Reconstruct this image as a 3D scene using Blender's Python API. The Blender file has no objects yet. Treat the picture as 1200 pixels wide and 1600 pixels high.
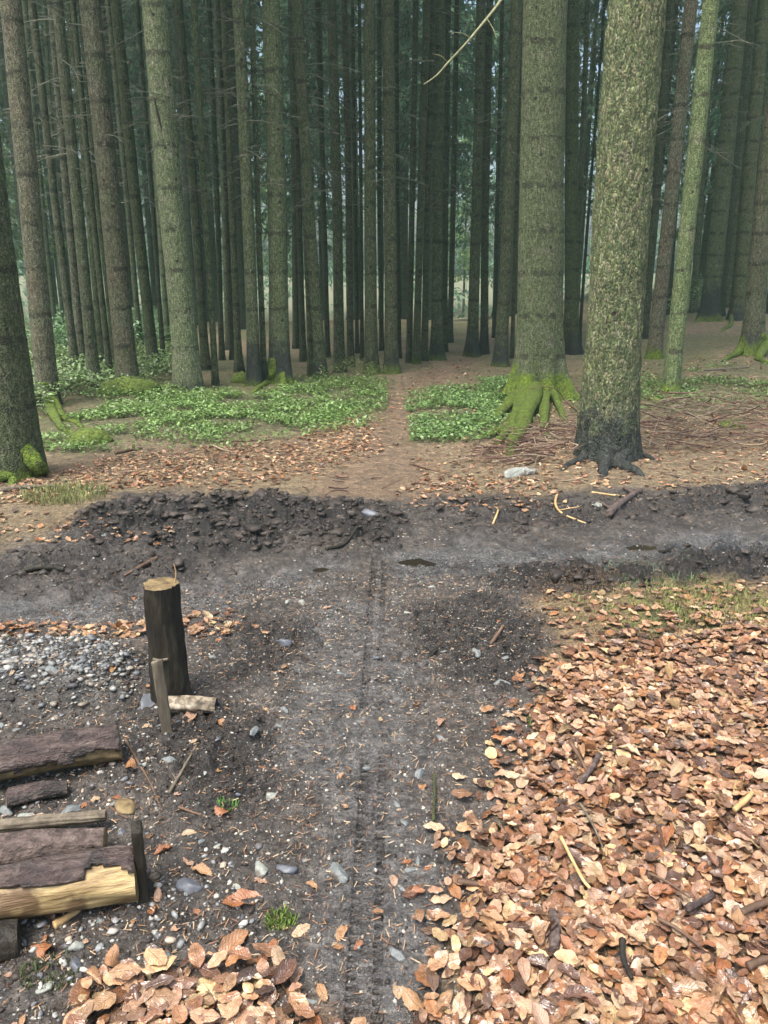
import bpy, bmesh, math, random
import numpy as np
from mathutils import Vector, Matrix
random.seed(7)
rng = np.random.default_rng(11)
R = math.radians
SC = bpy.context.scene
COL = SC.collection
# ---------------------------------------------------------------- camera
FPX = 1202.0; PITCH = R(17.3); CAMZ = 1.6
cd = bpy.data.cameras.new("Camera"); cam = bpy.data.objects.new("Camera", cd); COL.objects.link(cam)
cd.sensor_fit = 'VERTICAL'; cd.sensor_height = 36.0; cd.lens = FPX/1600*36.0
cd.clip_start = 0.05; cd.clip_end = 2000
cam.location = (0, 0, CAMZ); cam.rotation_euler = (math.pi/2-PITCH, 0, 0)
SC.camera = cam
# ---------------------------------------------------------------- world / light
SUN_EL, SUN_AZ = 68, 225          # azimuth measured clockwise from +Y : behind the camera, to the left
W = bpy.data.worlds.new("World"); SC.world = W; W.use_nodes = True
wn = W.node_tree.nodes; wl = W.node_tree.links
bg = wn["Background"]; sky = wn.new("ShaderNodeTexSky"); sky.sky_type = 'NISHITA'; sky.sun_disc = False
sky.sun_elevation = R(SUN_EL); sky.sun_rotation = R(SUN_AZ); sky.air_density = 0.9; sky.dust_density = 6.0; sky.ozone_density = 0.8
wl.new(sky.outputs[0], bg.inputs[0]); bg.inputs[1].default_value = 0.13
sd = bpy.data.lights.new("Sun", 'SUN'); sun = bpy.data.objects.new("Sun", sd); COL.objects.link(sun)
sd.energy = 1.8; sd.angle = R(24); sd.color = (1.0, 0.95, 0.87)
sv = Vector((math.sin(R(SUN_AZ))*math.cos(R(SUN_EL)), math.cos(R(SUN_AZ))*math.cos(R(SUN_EL)), math.sin(R(SUN_EL))))
sun.rotation_euler = sv.to_track_quat('Z', 'Y').to_euler(); sun.location = (-20, -20, 40)
SC.view_settings.view_transform = 'Standard'; SC.view_settings.look = 'None'
SC.view_settings.exposure = 1.5; SC.view_settings.gamma = 1.0
SC.render.engine = 'CYCLES'
# ---------------------------------------------------------------- numpy noise
_perm = np.random.default_rng(5).random((256, 256))
def vnoise(x, y):
    xi = np.floor(x).astype(np.int64); yi = np.floor(y).astype(np.int64)
    fx = x-xi; fy = y-yi; fx = fx*fx*(3-2*fx); fy = fy*fy*(3-2*fy)
    a = _perm[xi & 255, yi & 255]; b = _perm[(xi+1) & 255, yi & 255]
    c = _perm[xi & 255, (yi+1) & 255]; d = _perm[(xi+1) & 255, (yi+1) & 255]
    return (a*(1-fx)+b*fx)*(1-fy)+(c*(1-fx)+d*fx)*fy
def fbm(x, y, sc, oc=4, seed=0.0, gain=.5):
    s = 0; a = 1; t = 0; X = x*sc+seed*17.3; Y = y*sc+seed*9.1
    for i in range(oc):
        s = s+a*vnoise(X, Y); t += a; a *= gain; X, Y = X*1.63+Y*1.22+3.1, Y*1.63-X*1.22+7.7
    return s/t
def sstep(a, b, x):
    t = np.clip((x-a)/(b-a), 0, 1); return t*t*(3-2*t)
# ---------------------------------------------------------------- photo geometry helpers
def ray(px, py):
    x = (px-600)/FPX; u = -(py-800)/FPX
    return np.array([x, math.cos(PITCH)+u*math.sin(PITCH), -math.sin(PITCH)+u*math.cos(PITCH)])
def at_z(px, py, z=0.0):
    d = ray(px, py); t = (z-CAMZ)/d[2]; return np.array([d[0]*t, d[1]*t, z])
def at_y(px, py, Y):
    d = ray(px, py); t = Y/d[1]; return np.array([d[0]*t, Y, CAMZ+d[2]*t])
def poly(pts): return np.array([at_z(a, b)[:2] for a, b in pts])
def sdist(P, x, y):
    """signed distance, positive inside"""
    d2 = np.full(x.shape, 1e9); ins = np.zeros(x.shape, bool); n = len(P)
    for i in range(n):
        ax, ay = P[i]; bx, by = P[(i+1) % n]; ex, ey = bx-ax, by-ay
        wx, wy = x-ax, y-ay
        t = np.clip((wx*ex+wy*ey)/(ex*ex+ey*ey+1e-12), 0, 1)
        d2 = np.minimum(d2, (wx-ex*t)**2+(wy-ey*t)**2)
        c = ((ay > y) != (by > y)) & (x < (bx-ax)*(y-ay)/((by-ay) if abs(by-ay) > 1e-9 else 1e-9)+ax)
        ins ^= c
    d = np.sqrt(d2); return np.where(ins, d, -d)
Z = {
 'track': poly([(-900,885),(0,868),(110,815),(200,774),(420,767),(600,778),(700,772),(850,772),(1000,762),(1200,752),(2300,730),(2300,950),(1200,917),(1000,915),(840,918),(800,930),(560,930),(440,935),(300,962),(150,985),(0,1000),(-900,1060)]),
 'path': poly([(470,905),(600,895),(800,915),(850,960),(865,1030),(835,1130),(800,1230),(760,1330),(730,1450),(700,1600),(690,2500),(300,2500),(330,1600),(380,1400),(340,1250),(330,1100),(390,980)]),
 'near': poly([(-900,960),(0,955),(400,900),(830,890),(870,1010),(850,1150),(790,1280),(750,1420),(720,1600),(700,2600),(-2500,2600),(-2500,1400)]),
 'pile': poly([(-400,1015),(40,1022),(190,1028),(228,1062),(200,1090),(120,1105),(0,1112),(-400,1140)]),
 'churn1': poly([(120,805),(200,777),(420,770),(590,780),(640,815),(600,850),(420,852),(300,858),(170,845)]),
 'churn2': poly([(740,905),(800,880),(1000,872),(1200,858),(2200,835),(2200,915),(1200,922),(1000,918),(860,930)]),
 'churn3': poly([(640,775),(860,775),(1000,765),(1200,758),(1200,800),(1000,815),(880,830),(700,835)]),
 'churn4': poly([(-900,880),(0,870),(150,840),(300,862),(380,890),(180,925),(0,930),(-900,960)]),
 'churn5': poly([(640,945),(760,930),(850,960),(865,1040),(780,1080),(720,1060),(640,1020)]),
 'churn6': poly([(230,1120),(330,1080),(420,1130),(430,1230),(350,1290),(250,1240)]),
 'churn7': poly([(380,960),(470,965),(500,1000),(430,1070),(350,1060)]),
 'wet1': poly([(640,862),(800,848),(1000,852),(1200,828),(2200,800),(2200,850),(1200,862),(1000,874),(800,884),(650,888)]),
 'wet2': poly([(-900,940),(0,935),(200,930),(400,893),(500,878),(540,900),(400,945),(250,965),(100,980),(-900,1015)]),
 'wet3': poly([(480,930),(610,935),(660,1060),(650,1250),(680,1500),(660,2000),(480,2000),(500,1500),(500,1250),(420,1150),(470,1020)]),
 'trail': poly([(470,790),(545,715),(570,670),(585,640),(600,610),(650,585),(700,568),(725,545),(735,525),(775,525),(770,550),(730,575),(670,605),(645,640),(650,690),(680,730),(760,790)]),
 'litter': poly([(748,1360),(790,1290),(820,1180),(850,1100),(880,1035),(950,1000),(1040,1015),(1095,985),(1200,1000),(2300,1030),(2300,2700),(690,2700),(712,1600),(720,1460)]),
 'litter2': poly([(835,935),(1000,925),(1250,930),(2200,930),(2200,1050),(1200,1010),(1000,1020),(900,1040),(860,990)]),
 'litter3': poly([(120,1575),(230,1520),(400,1500),(440,1555),(560,1600),(590,1700),(560,2500),(60,2500)]),
 'litter4': poly([(-500,975),(0,968),(200,975),(330,955),(430,985),(330,1005),(200,1015),(0,1022),(-500,1050)]),
 'litter5': poly([(640,745),(860,745),(890,795),(700,800),(620,775)]),
 'litter6': poly([(-500,800),(0,800),(170,820),(280,838),(250,858),(0,868),(-500,885)]),
 'moss1': poly([(880,945),(1000,925),(1160,930),(1190,955),(1080,985),(930,985)]),
 'green1': poly([(60,655),(130,622),(230,612),(330,615),(440,610),(510,590),(600,600),(605,625),(520,660),(440,675),(330,688),(250,680),(160,705),(80,715)]),
 'green2': poly([(642,690),(648,640),(700,605),(800,588),(800,640),(770,665),(700,692)]),
 'green3': poly([(-400,640),(60,560),(75,530),(200,530),(260,560),(250,605),(180,612),(120,625),(60,650)]),
 'green4': poly([(895,640),(990,590),(1200,575),(1500,560),(1500,600),(1200,625),(1050,630),(960,650)]),
}
def zone(k, x, y, w=.12, amp=.25, sc=3.0, seed=1):
    d = sdist(Z[k], x, y); d = d+(fbm(x, y, sc, 3, seed)-.5)*2*amp
    return sstep(-w, w, d)
def zones(x, y):
    far = sstep(3, 12, y)*.25
    o = {}
    o['track'] = zone('track', x, y, .12, .22, 2.6, 1)
    o['near'] = zone('near', x, y, .06, .10, 6, 2)
    o['path'] = zone('path', x, y, .12, .10, 5, 3)
    o['pile'] = zone('pile', x, y, .09, .06, 6, 4)
    ch = 0
    for i, k in enumerate(['churn1', 'churn2', 'churn3', 'churn4']): ch = np.maximum(ch, zone(k, x, y, .16, .42, 3, 5+i)*(1 if i != 2 else .6)*(1 if i != 3 else .7))
    for i, k in enumerate(['churn5', 'churn6', 'churn7']): ch = np.maximum(ch, .75*zone(k, x, y, .1, .08, 7, 9+i))
    o['churn'] = ch
    o['wet'] = np.maximum(np.maximum(zone('wet1', x, y, .2, .3, 3, 12), zone('wet2', x, y, .2, .25, 3, 13)), .7*zone('wet3', x, y, .1, .1, 5, 14))
    o['trail'] = zone('trail', x, y, .18, .25, 2.5, 15)
    o['litter'] = np.maximum(zone('litter', x, y, .08, .08, 7, 16), zone('litter3', x, y, .06, .05, 8, 17))
    o['moss'] = zone('moss1', x, y, .12, .2, 4, 18)
    o['green'] = np.maximum.reduce([zone('green1', x, y, .2, .3, 2, 19), zone('green2', x, y, .15, .2, 2, 20), .8*zone('green3', x, y, .4, .5, 1, 21), .5*zone('green4', x, y, .4, .5, 1, 22)])
    return o
PUD = [(400,857,.26,.05),(570,803,.17,.05),(140,885,.26,.05),(500,880,.17,.04),(880,846,.20,.05),(1010,846,.26,.05),(640,870,.2,.04)]
PUDW = [(at_z(a, b)[0], at_z(a, b)[1], rx*.6, ry*.8) for a, b, rx, ry in PUD]
def hmac(x, y):
    h = (fbm(x, y, .16, 2, 30)-.5)*.30*sstep(6, 14, y)
    h = h+.55*sstep(2.0, 9, x)*sstep(9, 26, y)
    h = h-.062*np.clip(y-26, 0, 34)*sstep(0, 4, y-26)*(1-sstep(.13, .30, x/np.maximum(y, 1)))
    h = h+.10*sstep(.3, 2.0, x)*(1-sstep(3.2, 4.4, y))          # bank of leaves at the right
    return h
def hgt(x, y, z=None, fine=True):
    x = np.asarray(x, float); y = np.asarray(y, float)
    if z is None: z = zones(x, y)
    h = hmac(x, y)
    h = h+.13*z['pile']*(0.6+.5*fbm(x, y, 4, 3, 40))
    rid = 1-np.abs(2*fbm(x, y, 7, 3, 41)-1)*1.6
    r2 = np.abs(2*fbm(x*.8, y*1.1, 9, 4, 51, .6)-1)
    h = h+z['churn']*(.06*(fbm(x, y, 4, 5, 42, .6)-.5)+.03*(rid-.6)+.16*(r2-.18)+.03*(fbm(x, y, 26, 3, 48, .6)-.5))
    h = h+z['track']*(.045*(fbm(x*.35, y*2.2, 2.2, 3, 49)-.5)+.018*(fbm(x, y, 14, 3, 50, .6)-.5))
    h = h+.02*(fbm(x, y, 3, 3, 43)-.5)
    h = h-.035*z['wet']*z['track']-.02*z['trail']
    soil = np.clip(z['near']+z['track'], 0, 1)*(1-.6*z['wet'])
    h = h+soil*.045*(fbm(x, y, 11, 4, 44, .6)-.5)
    h = h+.012*z['path']*(fbm(x, y, 1.5, 2, 45)-.5)
    for cx, cy, rx, ry in PUDW:
        d = ((x-cx)/rx)**2+((y-cy)/(ry*2.2))**2; w = .85*np.exp(-d*1.1)
        h = h*(1-w)+(-.045)*w+.0*x
    # bicycle tyre prints in the soft ground
    def tyre(xc, y0, y1, half, dep, ph):
        dep = dep*2.6
        e = sstep(y0, y0+.1, y)*(1-sstep(y1-.1, y1, y)); k = 0
        dx = x-xc
        for s, off in ((-1, .0), (1, .5)):
            k = np.maximum(k, (np.abs(dx-s*half) < .011)*(np.mod(y/.027+off+ph, 1) < .52))
        k = np.maximum(k, .22*(np.abs(dx) < half*.5)*(np.mod(y/.027+.25+ph, 1) < .5))
        fadey = .6+.7*fbm(x, y, 2.2, 2, 47)
        return e*(-dep*.10*(np.abs(dx) < half+.012)-dep*1.15*k)*fadey
    xc = -.045+.012*(y-1.5)
    h = h+tyre(xc, 1.2, 2.35, .031, .016, 0)
    h = h+tyre(-.065+.013*(y-1.5), 2.55, 4.25, .030, .016, .3)
    return h
def gz(x, y): return float(hgt(np.array([x]), np.array([y]))[0])
def at(px, py):
    z = 0.0
    for i in range(5):
        p = at_z(px, py, z); z = gz(p[0], p[1])
    return np.array([p[0], p[1], z])
# ---------------------------------------------------------------- mesh helpers
def mesh_np(name, V, F, mat=None, smooth=False, pcol=None, attrs=None, uv=None):
    V = np.asarray(V, np.float32).reshape(-1, 3); F = np.asarray(F, np.int32)
    me = bpy.data.meshes.new(name); k = F.shape[1]
    me.vertices.add(len(V)); me.vertices.foreach_set('co', V.ravel())
    me.loops.add(F.size); me.loops.foreach_set('vertex_index', F.ravel())
    me.polygons.add(len(F)); me.polygons.foreach_set('loop_start', np.arange(0, F.size, k, dtype=np.int32))
    me.polygons.foreach_set('loop_total', np.full(len(F), k, np.int32))
    if smooth: me.polygons.foreach_set('use_smooth', np.ones(len(F), bool))
    me.update(calc_edges=True)
    if pcol is not None:
        a = me.color_attributes.new('col', 'FLOAT_COLOR', 'POINT')
        c = np.ones((len(V), 4), np.float32); c[:, :3] = pcol; a.data.foreach_set('color', c.ravel())
    for nme, arr in (attrs or {}).items():
        a = me.attributes.new(nme, 'FLOAT', 'POINT'); a.data.foreach_set('value', np.asarray(arr, np.float32).ravel())
    if uv is not None:
        u = me.uv_layers.new(name='UVMap'); u.data.foreach_set('uv', np.asarray(uv, np.float32)[F.ravel()].ravel())
    if mat: me.materials.append(mat)
    return me
def ob(name, me, loc=(0, 0, 0), parent=None, **kw):
    o = bpy.data.objects.new(name, me); COL.objects.link(o); o.location = loc
    if parent is not None: o.parent = parent
    for k, v in kw.items(): o[k] = v
    return o
def tag(o, label, cat, group=None, kind=None):
    o['label'] = label; o['category'] = cat
    if group: o['group'] = group
    if kind: o['kind'] = kind
    return o
def ico(sub):
    bm = bmesh.new(); bmesh.ops.create_icosphere(bm, subdivisions=sub, radius=1)
    V = np.array([v.co[:] for v in bm.verts]); F = np.array([[v.index for v in f.verts] for f in bm.faces]); bm.free(); return V, F
def rock_verts(D, seed, flat=.6, n=12):
    r = np.random.default_rng(seed)
    n = 11; N = r.normal(size=(n, 3)); N /= np.linalg.norm(N, axis=1)[:, None]; dk = r.uniform(.50, .70, n)
    dp = D@N.T; rad = np.min(np.where(dp > .05, dk/np.maximum(dp, .05), 9), axis=1); rad = np.minimum(rad, 1.0)*1.2
    V = D*rad[:, None]; V *= np.array([r.uniform(.85, 1.2), r.uniform(.6, .9), flat*r.uniform(.8, 1.1)]); return V
def tube(path, rad, seg=10, jit=0, seed=0, cap=True, squash=None):
    """tube with a rotation-minimising frame; path Nx3, rad N"""
    P = np.asarray(path, float); n = len(P); rad = np.broadcast_to(rad, (n,))
    if seg > 4:
        d0 = (P[0]-P[1]); d0 = d0/(np.linalg.norm(d0)+1e-9); d1 = (P[-1]-P[-2]); d1 = d1/(np.linalg.norm(d1)+1e-9)
        P = np.vstack([P[0]+d0*rad[0]*.18, P[0]+d0*rad[0]*.12, P, P[-1]+d1*rad[-1]*.12, P[-1]+d1*rad[-1]*.18]); rad = np.concatenate([[rad[0]*.03, rad[0]*.8], rad, [rad[-1]*.8, rad[-1]*.03]]); n += 4
    T = np.gradient(P, axis=0); T /= np.linalg.norm(T, axis=1)[:, None]+1e-9
    a = np.array([0, 0, 1.0]) if abs(T[0][2]) < .9 else np.array([1.0, 0, 0])
    u = a-T[0]*a.dot(T[0]); u /= np.linalg.norm(u); U = [u]
    for i in range(1, n):
        u = U[-1]-T[i]*U[-1].dot(T[i]); u /= np.linalg.norm(u)+1e-9; U.append(u)
    U = np.array(U); B = np.cross(T, U)
    th = np.arange(seg)*2*math.pi/seg
    rr = rad[:, None]*np.ones(seg)
    if jit:
        rr = rr*(1+jit*2*(fbm(th[None, :]*1.3+0*rad[:, None], np.arange(n)[:, None]*.5+0*th[None], 1.0, 3, seed+1)-.5))
    V = P[:, None]+rr[..., None]*(np.cos(th)[None, :, None]*U[:, None]+np.sin(th)[None, :, None]*B[:, None])
    V = V.reshape(-1, 3)
    i = np.arange(n-1)[:, None]*seg; j = np.arange(seg)[None]; j2 = (j+1) % seg
    F = np.stack([i+j, i+j2, i+seg+j2, i+seg+j], -1).reshape(-1, 4)
    if cap:
        V = np.vstack([V, P[0], P[-1]]); c0 = n*seg; jj = np.arange(seg)
        F = np.vstack([F, np.stack([np.full(seg, c0), (jj+1) % seg, jj, jj], -1)*1])if False else F
    return V, F
def curve_pts(pts, n):
    P = np.array(pts, float); t = np.linspace(0, len(P)-1, n); i = np.minimum(t.astype(int), len(P)-2); f = (t-i)[:, None]
    p0 = P[np.maximum(i-1, 0)]; p1 = P[i]; p2 = P[i+1]; p3 = P[np.minimum(i+2, len(P)-1)]
    return .5*((2*p1)+(-p0+p2)*f+(2*p0-5*p1+4*p2-p3)*f*f+(-p0+3*p1-3*p2+p3)*f**3)
class MB:
    def __init__(s): s.V = []; s.F = []; s.C = []; s.n = 0
    def add(s, V, F, c=None):
        s.V.append(V); s.F.append(F+s.n); s.n += len(V)
        if c is not None: s.C.append(np.broadcast_to(c, (len(V), 3)))
    def mesh(s, name, mat, smooth=False): return mesh_np(name, np.vstack(s.V), np.vstack(s.F), mat, smooth, np.vstack(s.C) if s.C else None)
# ---------------------------------------------------------------- materials
def newmat(name):
    m = bpy.data.materials.new(name); m.use_nodes = True; nt = m.node_tree
    return m, nt, nt.nodes['Principled BSDF']
class NT:
    def __init__(s, nt): s.nt = nt
    def n(s, t, **kw):
        x = s.nt.nodes.new(t)
        for k, v in kw.items(): setattr(x, k, v)
        return x
    def l(s, a, b): s.nt.links.new(a, b)
    def noise(s, vec, scale, detail=4, rough=.55):
        x = s.n('ShaderNodeTexNoise'); x.inputs['Scale'].default_value = scale; x.inputs['Detail'].default_value = detail; x.inputs['Roughness'].default_value = rough
        if vec is not None: s.l(vec, x.inputs['Vector'])
        return x.outputs['Fac']
    def ramp(s, fac, stops, interp='LINEAR'):
        x = s.n('ShaderNodeValToRGB'); e = x.color_ramp.elements; x.color_ramp.interpolation = interp
        while len(e) < len(stops): e.new(.5)
        for i, (p, c) in enumerate(stops): e[i].position = p; e[i].color = (*c, 1) if len(c) == 3 else c
        s.l(fac, x.inputs[0]); return x.outputs[0]
    def mix(s, fac, a, b, mode='MIX'):
        x = s.n('ShaderNodeMix', data_type='RGBA', blend_type=mode)
        for v, i in ((fac, 0), (a, 6), (b, 7)):
            if isinstance(v, (int, float)): x.inputs[i].default_value = v
            elif isinstance(v, tuple): x.inputs[i].default_value = (*v, 1)
            else: s.l(v, x.inputs[i])
        return x.outputs[2]
    def math(s, op, a, b=None, clamp=False):
        x = s.n('ShaderNodeMath', operation=op, use_clamp=clamp)
        for v, i in ((a, 0), (b, 1)):
            if v is None: continue
            if isinstance(v, (int, float)): x.inputs[i].default_value = v
            else: s.l(v, x.inputs[i])
        return x.outputs[0]
    def mapr(s, v, a, b, c=0, d=1):
        x = s.n('ShaderNodeMapRange'); x.interpolation_type = 'SMOOTHSTEP'
        s.l(v, x.inputs[0])
        for i, q in enumerate((a, b, c, d)):
            if isinstance(q, (int, float)): x.inputs[i+1].default_value = q
            else: s.l(q, x.inputs[i+1])
        return x.outputs[0]
    def attr(s, name, typ='GEOMETRY'):
        x = s.n('ShaderNodeAttribute'); x.attribute_name = name; x.attribute_type = typ; return x
    def bump(s, h, strength, dist, prev=None):
        x = s.n('ShaderNodeBump'); x.inputs['Strength'].default_value = strength; x.inputs['Distance'].default_value = dist
        s.l(h, x.inputs['Height'])
        if prev: s.l(prev, x.inputs['Normal'])
        return x.outputs[0]
    def obj(s, scale=(1, 1, 1)):
        t = s.n('ShaderNodeTexCoord'); m = s.n('ShaderNodeMapping'); m.inputs['Scale'].default_value = scale
        s.l(t.outputs['Object'], m.inputs[0]); return m.outputs[0]
    def vor(s, vec, scale, feature='F1', out='Distance'):
        x = s.n('ShaderNodeTexVoronoi'); x.feature = feature; x.inputs['Scale'].default_value = scale
        if vec is not None: s.l(vec, x.inputs['Vector'])
        return x.outputs[out]

# --- ground
def mat_ground():
    m, nt, b = newmat('ground'); q = NT(nt); o = q.obj()
    col = q.attr('col').outputs['Color']; mud = q.attr('mud').outputs['Fac']; wet = q.attr('wet').outputs['Fac']; nd = q.attr('needle').outputs['Fac']
    n1 = q.noise(o, 9, 6, .65); n2 = q.noise(o, 70, 4, .7); n3 = q.noise(o, 260, 3, .6)
    c = q.mix(1.0, col, q.ramp(n1, [(.3, (.5, .5, .5)), (.7, (1.5, 1.48, 1.45))]), 'MULTIPLY')
    nm = q.noise(o, 26, 6, .78); c = q.mix(1.0, c, q.ramp(nm, [(.34, (.35, .33, .32)), (.50, (1, 1, 1)), (.66, (1.9, 1.9, 1.85))]), 'MULTIPLY')
    c = q.mix(1.0, c, q.ramp(n2, [(.3, (.5, .5, .5)), (.55, (1, 1, 1)), (.72, (1.7, 1.65, 1.6))]), 'MULTIPLY')
    # pale grit flecks in the mud, tan needles on the floor
    vc = q.vor(o, 95, 'F1', 'Color'); vd = q.vor(o, 95)
    sep = q.n('ShaderNodeSeparateColor'); q.l(vc, sep.inputs[0])
    fl = q.math('MULTIPLY', q.mapr(sep.outputs[0], .86, .90), q.mapr(vd, .42, .30))
    fl = q.math('MULTIPLY', fl, mud)
    gc = q.ramp(sep.outputs[1], [(0, (.10, .11, .12)), (.5, (.22, .23, .22)), (.8, (.38, .35, .29)), (1, (.30, .15, .07))])
    c = q.mix(q.math('MULTIPLY', fl, .8), c, gc)
    s1 = q.obj((1, .22, 1)); s2 = q.obj((.22, 1, 1))
    nv = q.math('MAXIMUM', q.noise(s1, 190, 1), q.noise(s2, 190, 1))
    nf = q.math('MULTIPLY', q.mapr(nv, .58, .70), nd)
    c = q.mix(nf, c, (.34, .22, .12))
    q.l(c, b.inputs['Base Color'])
    r = q.math('SUBTRACT', .88, q.math('MULTIPLY', wet, .66)); r = q.math('ADD', r, q.math('MULTIPLY', q.math('SUBTRACT', n2, .5), .5), True)
    q.l(r, b.inputs['Roughness']); b.inputs['Specular IOR Level'].default_value = .7
    bp = q.bump(n1, .6, .05); bp = q.bump(nm, 1, .06, bp); bp = q.bump(n2, 1, .03, bp); bp = q.bump(n3, .55, .004, bp); bp = q.bump(fl, .6, .004, bp)
    q.l(bp, b.inputs['Normal'])
    q.l(q.math('MULTIPLY', q.mapr(q.math('ADD', wet, q.math('MULTIPLY', q.math('SUBTRACT', n1, .5), 1.2)), .55, .95), .75), b.inputs['Coat Weight']); b.inputs['Coat Roughness'].default_value = .22
    q.l(q.bump(n2, .7, .012, q.bump(nm, .8, .03)), b.inputs['Coat Normal']); return m
# --- bark
def mat_bark(name, coarse=False):
    m, nt, b = newmat(name); q = NT(nt)
    o = q.obj(); ov = q.obj((1, 1, .32)); oh = q.obj((.35, .35, 1))
    A = lambda k: q.attr(k, 'OBJECT').outputs['Fac']
    moss, green, red, dark, seed, lum = A('moss'), A('green'), A('red'), A('dark'), A('seed'), A('lum')
    add = q.n('ShaderNodeVectorMath', operation='ADD'); q.l(o, add.inputs[0]); q.l(seed, add.inputs[1]); osd = add.outputs[0]
    n1 = q.noise(osd, 2.2, 5, .6); n2 = q.noise(ov, 34 if coarse else 48, 4, .65); n3 = q.noise(osd, 9, 4, .6)
    va = q.vor(ov if coarse else o, 26 if coarse else 62)
    base = q.ramp(n2, [(.25, (.032, .033, .023)), (.5, (.10, .102, .070)), (.75, (.23, .232, .165))])
    base = q.mix(q.math('MULTIPLY', red, q.mapr(n1, .35, .62)), base, q.ramp(n2, [(.25, (.04, .024, .018)), (.6, (.125, .085, .062)), (.8, (.21, .155, .12))]))
    # darker rings at branch whorls
    sx = q.n('ShaderNodeSeparateXYZ'); q.l(o, sx.inputs[0]); zz = sx.outputs[2]
    gn = q.mapr(q.math('ADD', q.noise(osd, 5, 5, .7), q.math('MULTIPLY', green, .26)), .50, .70)
    gcol = q.ramp(n2, [(.25, (.024, .036, .016)), (.55, (.076, .102, .044)), (.8, (.17, .20, .105))])
    c = q.mix(q.math('MULTIPLY', gn, q.math('MINIMUM', green, 1.0)), base, gcol)
    zw = q.math('SINE', q.math('MULTIPLY', q.math('ADD', zz, q.math('MULTIPLY', n3, .10)), 12.0))
    ring = q.math('MULTIPLY', q.mapr(zw, .86, .98), q.mapr(n3, .42, .55))
    c = q.mix(q.math('MULTIPLY', ring, .8 if not coarse else .15), c, (.028, .028, .02))
    ml = q.noise(osd, 30, 5, .7)
    if coarse:
        vs0 = q.obj((1, 1, .38)); wn_ = q.n('ShaderNodeTexNoise'); wn_.inputs['Scale'].default_value = 22; wn_.inputs['Detail'].default_value = 4; q.l(vs0, wn_.inputs['Vector'])
        wm = q.n('ShaderNodeVectorMath', operation='MULTIPLY_ADD'); q.l(wn_.outputs['Color'], wm.inputs[0]); wm.inputs[1].default_value = (.045, .045, .03); q.l(vs0, wm.inputs[2]); vs = wm.outputs[0]
        v1 = q.vor(vs, 58, 'DISTANCE_TO_EDGE'); v2 = q.vor(vs, 58, 'F1', 'Color'); sc_ = q.n('ShaderNodeSeparateColor'); q.l(v2, sc_.inputs[0])
        c = q.mix(q.math('MULTIPLY', q.mapr(sc_.outputs[0], .45, 1.), .5), c, q.ramp(sc_.outputs[1], [(0, (.28, .26, .17)), (.4, (.20, .15, .11)), (.7, (.24, .26, .10)), (1, (.34, .34, .24))]))
        c = q.mix(q.mapr(q.math('ADD', v1, q.math('MULTIPLY', ml, .16)), .17, .06), c, (.030, .024, .018))
    else:
        v1 = q.vor(osd, 75); c = q.mix(1.0, c, q.ramp(v1, [(.1, (1.5, 1.48, 1.4)), (.45, (.95, .95, .95)), (.75, (.5, .5, .5))]), 'MULTIPLY')
    kn = q.vor(osd, 5.0); c = q.mix(q.mapr(q.math('ADD', kn, q.math('MULTIPLY', n3, .06)), .15, .11), c, (.018, .015, .012))
    c = q.mix(1.0, c, q.ramp(ml, [(.3, (.6, .6, .6)), (.55, (1.0, 1.0, 1.0)), (.75, (1.55, 1.5, 1.45))]), 'MULTIPLY')
    # dark wet foot, then moss
    zt = q.math('ADD', zz, q.math('MULTIPLY', q.math('SUBTRACT', n3, .5), 1.3))
    dk = q.mapr(q.math('SUBTRACT', zt, dark), .26, -.22)
    c = q.mix(q.math('MULTIPLY', dk, .9), c, q.ramp(n2, [(.35, (.005, .006, .006)), (.62, (.020, .024, .026)), (.78, (.07, .08, .085))]))
    zm = q.math('ADD', zz, q.math('MULTIPLY', q.math('SUBTRACT', q.noise(osd, 4, 4, .6), .5), q.math('MULTIPLY', moss, 3.2)))
    mk = q.math('MULTIPLY', q.mapr(q.math('SUBTRACT', zm, moss), .10, -.10), q.mapr(moss, .02, .05))
    mo = q.noise(osd, 42, 5, .75)
    mc = q.ramp(mo, [(.36, (.022, .036, .006)), (.5, (.075, .118, .014)), (.66, (.17, .225, .03))]); mc = q.mix(q.mapr(q.noise(osd, 14, 4, .7), .5, .62), mc, (.05, .065, .02))
    c = q.mix(mk, c, mc)
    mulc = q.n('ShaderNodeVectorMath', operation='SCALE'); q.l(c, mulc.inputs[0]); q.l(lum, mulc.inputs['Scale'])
    q.l(mulc.outputs[0], b.inputs['Base Color'])
    q.l(q.math('SUBTRACT', .92, q.math('MULTIPLY', dk, .35)), b.inputs['Roughness']); b.inputs['Specular IOR Level'].default_value = .3
    bp = q.bump(v1, .8 if coarse else .9, .03 if coarse else -.012); bp = q.bump(n2, .8, .02, bp); bp = q.bump(ml, .5, .01, bp); q.l(bp, b.inputs['Normal'])
    return m
def mat_simple(name, stops, scale=20, rough=.8, bump=.5, dist=.01, stretch=(1, 1, 1), spec=.35, big=None):
    m, nt, b = newmat(name); q = NT(nt); o = q.obj(stretch); n = q.noise(o, scale, 6, .65)
    c = q.ramp(n, stops)
    if big:
        c = q.mix(q.mapr(q.noise(q.obj(), big[0], 3), .5, .62), c, big[1])
    q.l(c, b.inputs['Base Color']); b.inputs['Roughness'].default_value = rough; b.inputs['Specular IOR Level'].default_value = spec
    q.l(q.bump(n, bump, dist), b.inputs['Normal']); return m
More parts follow.
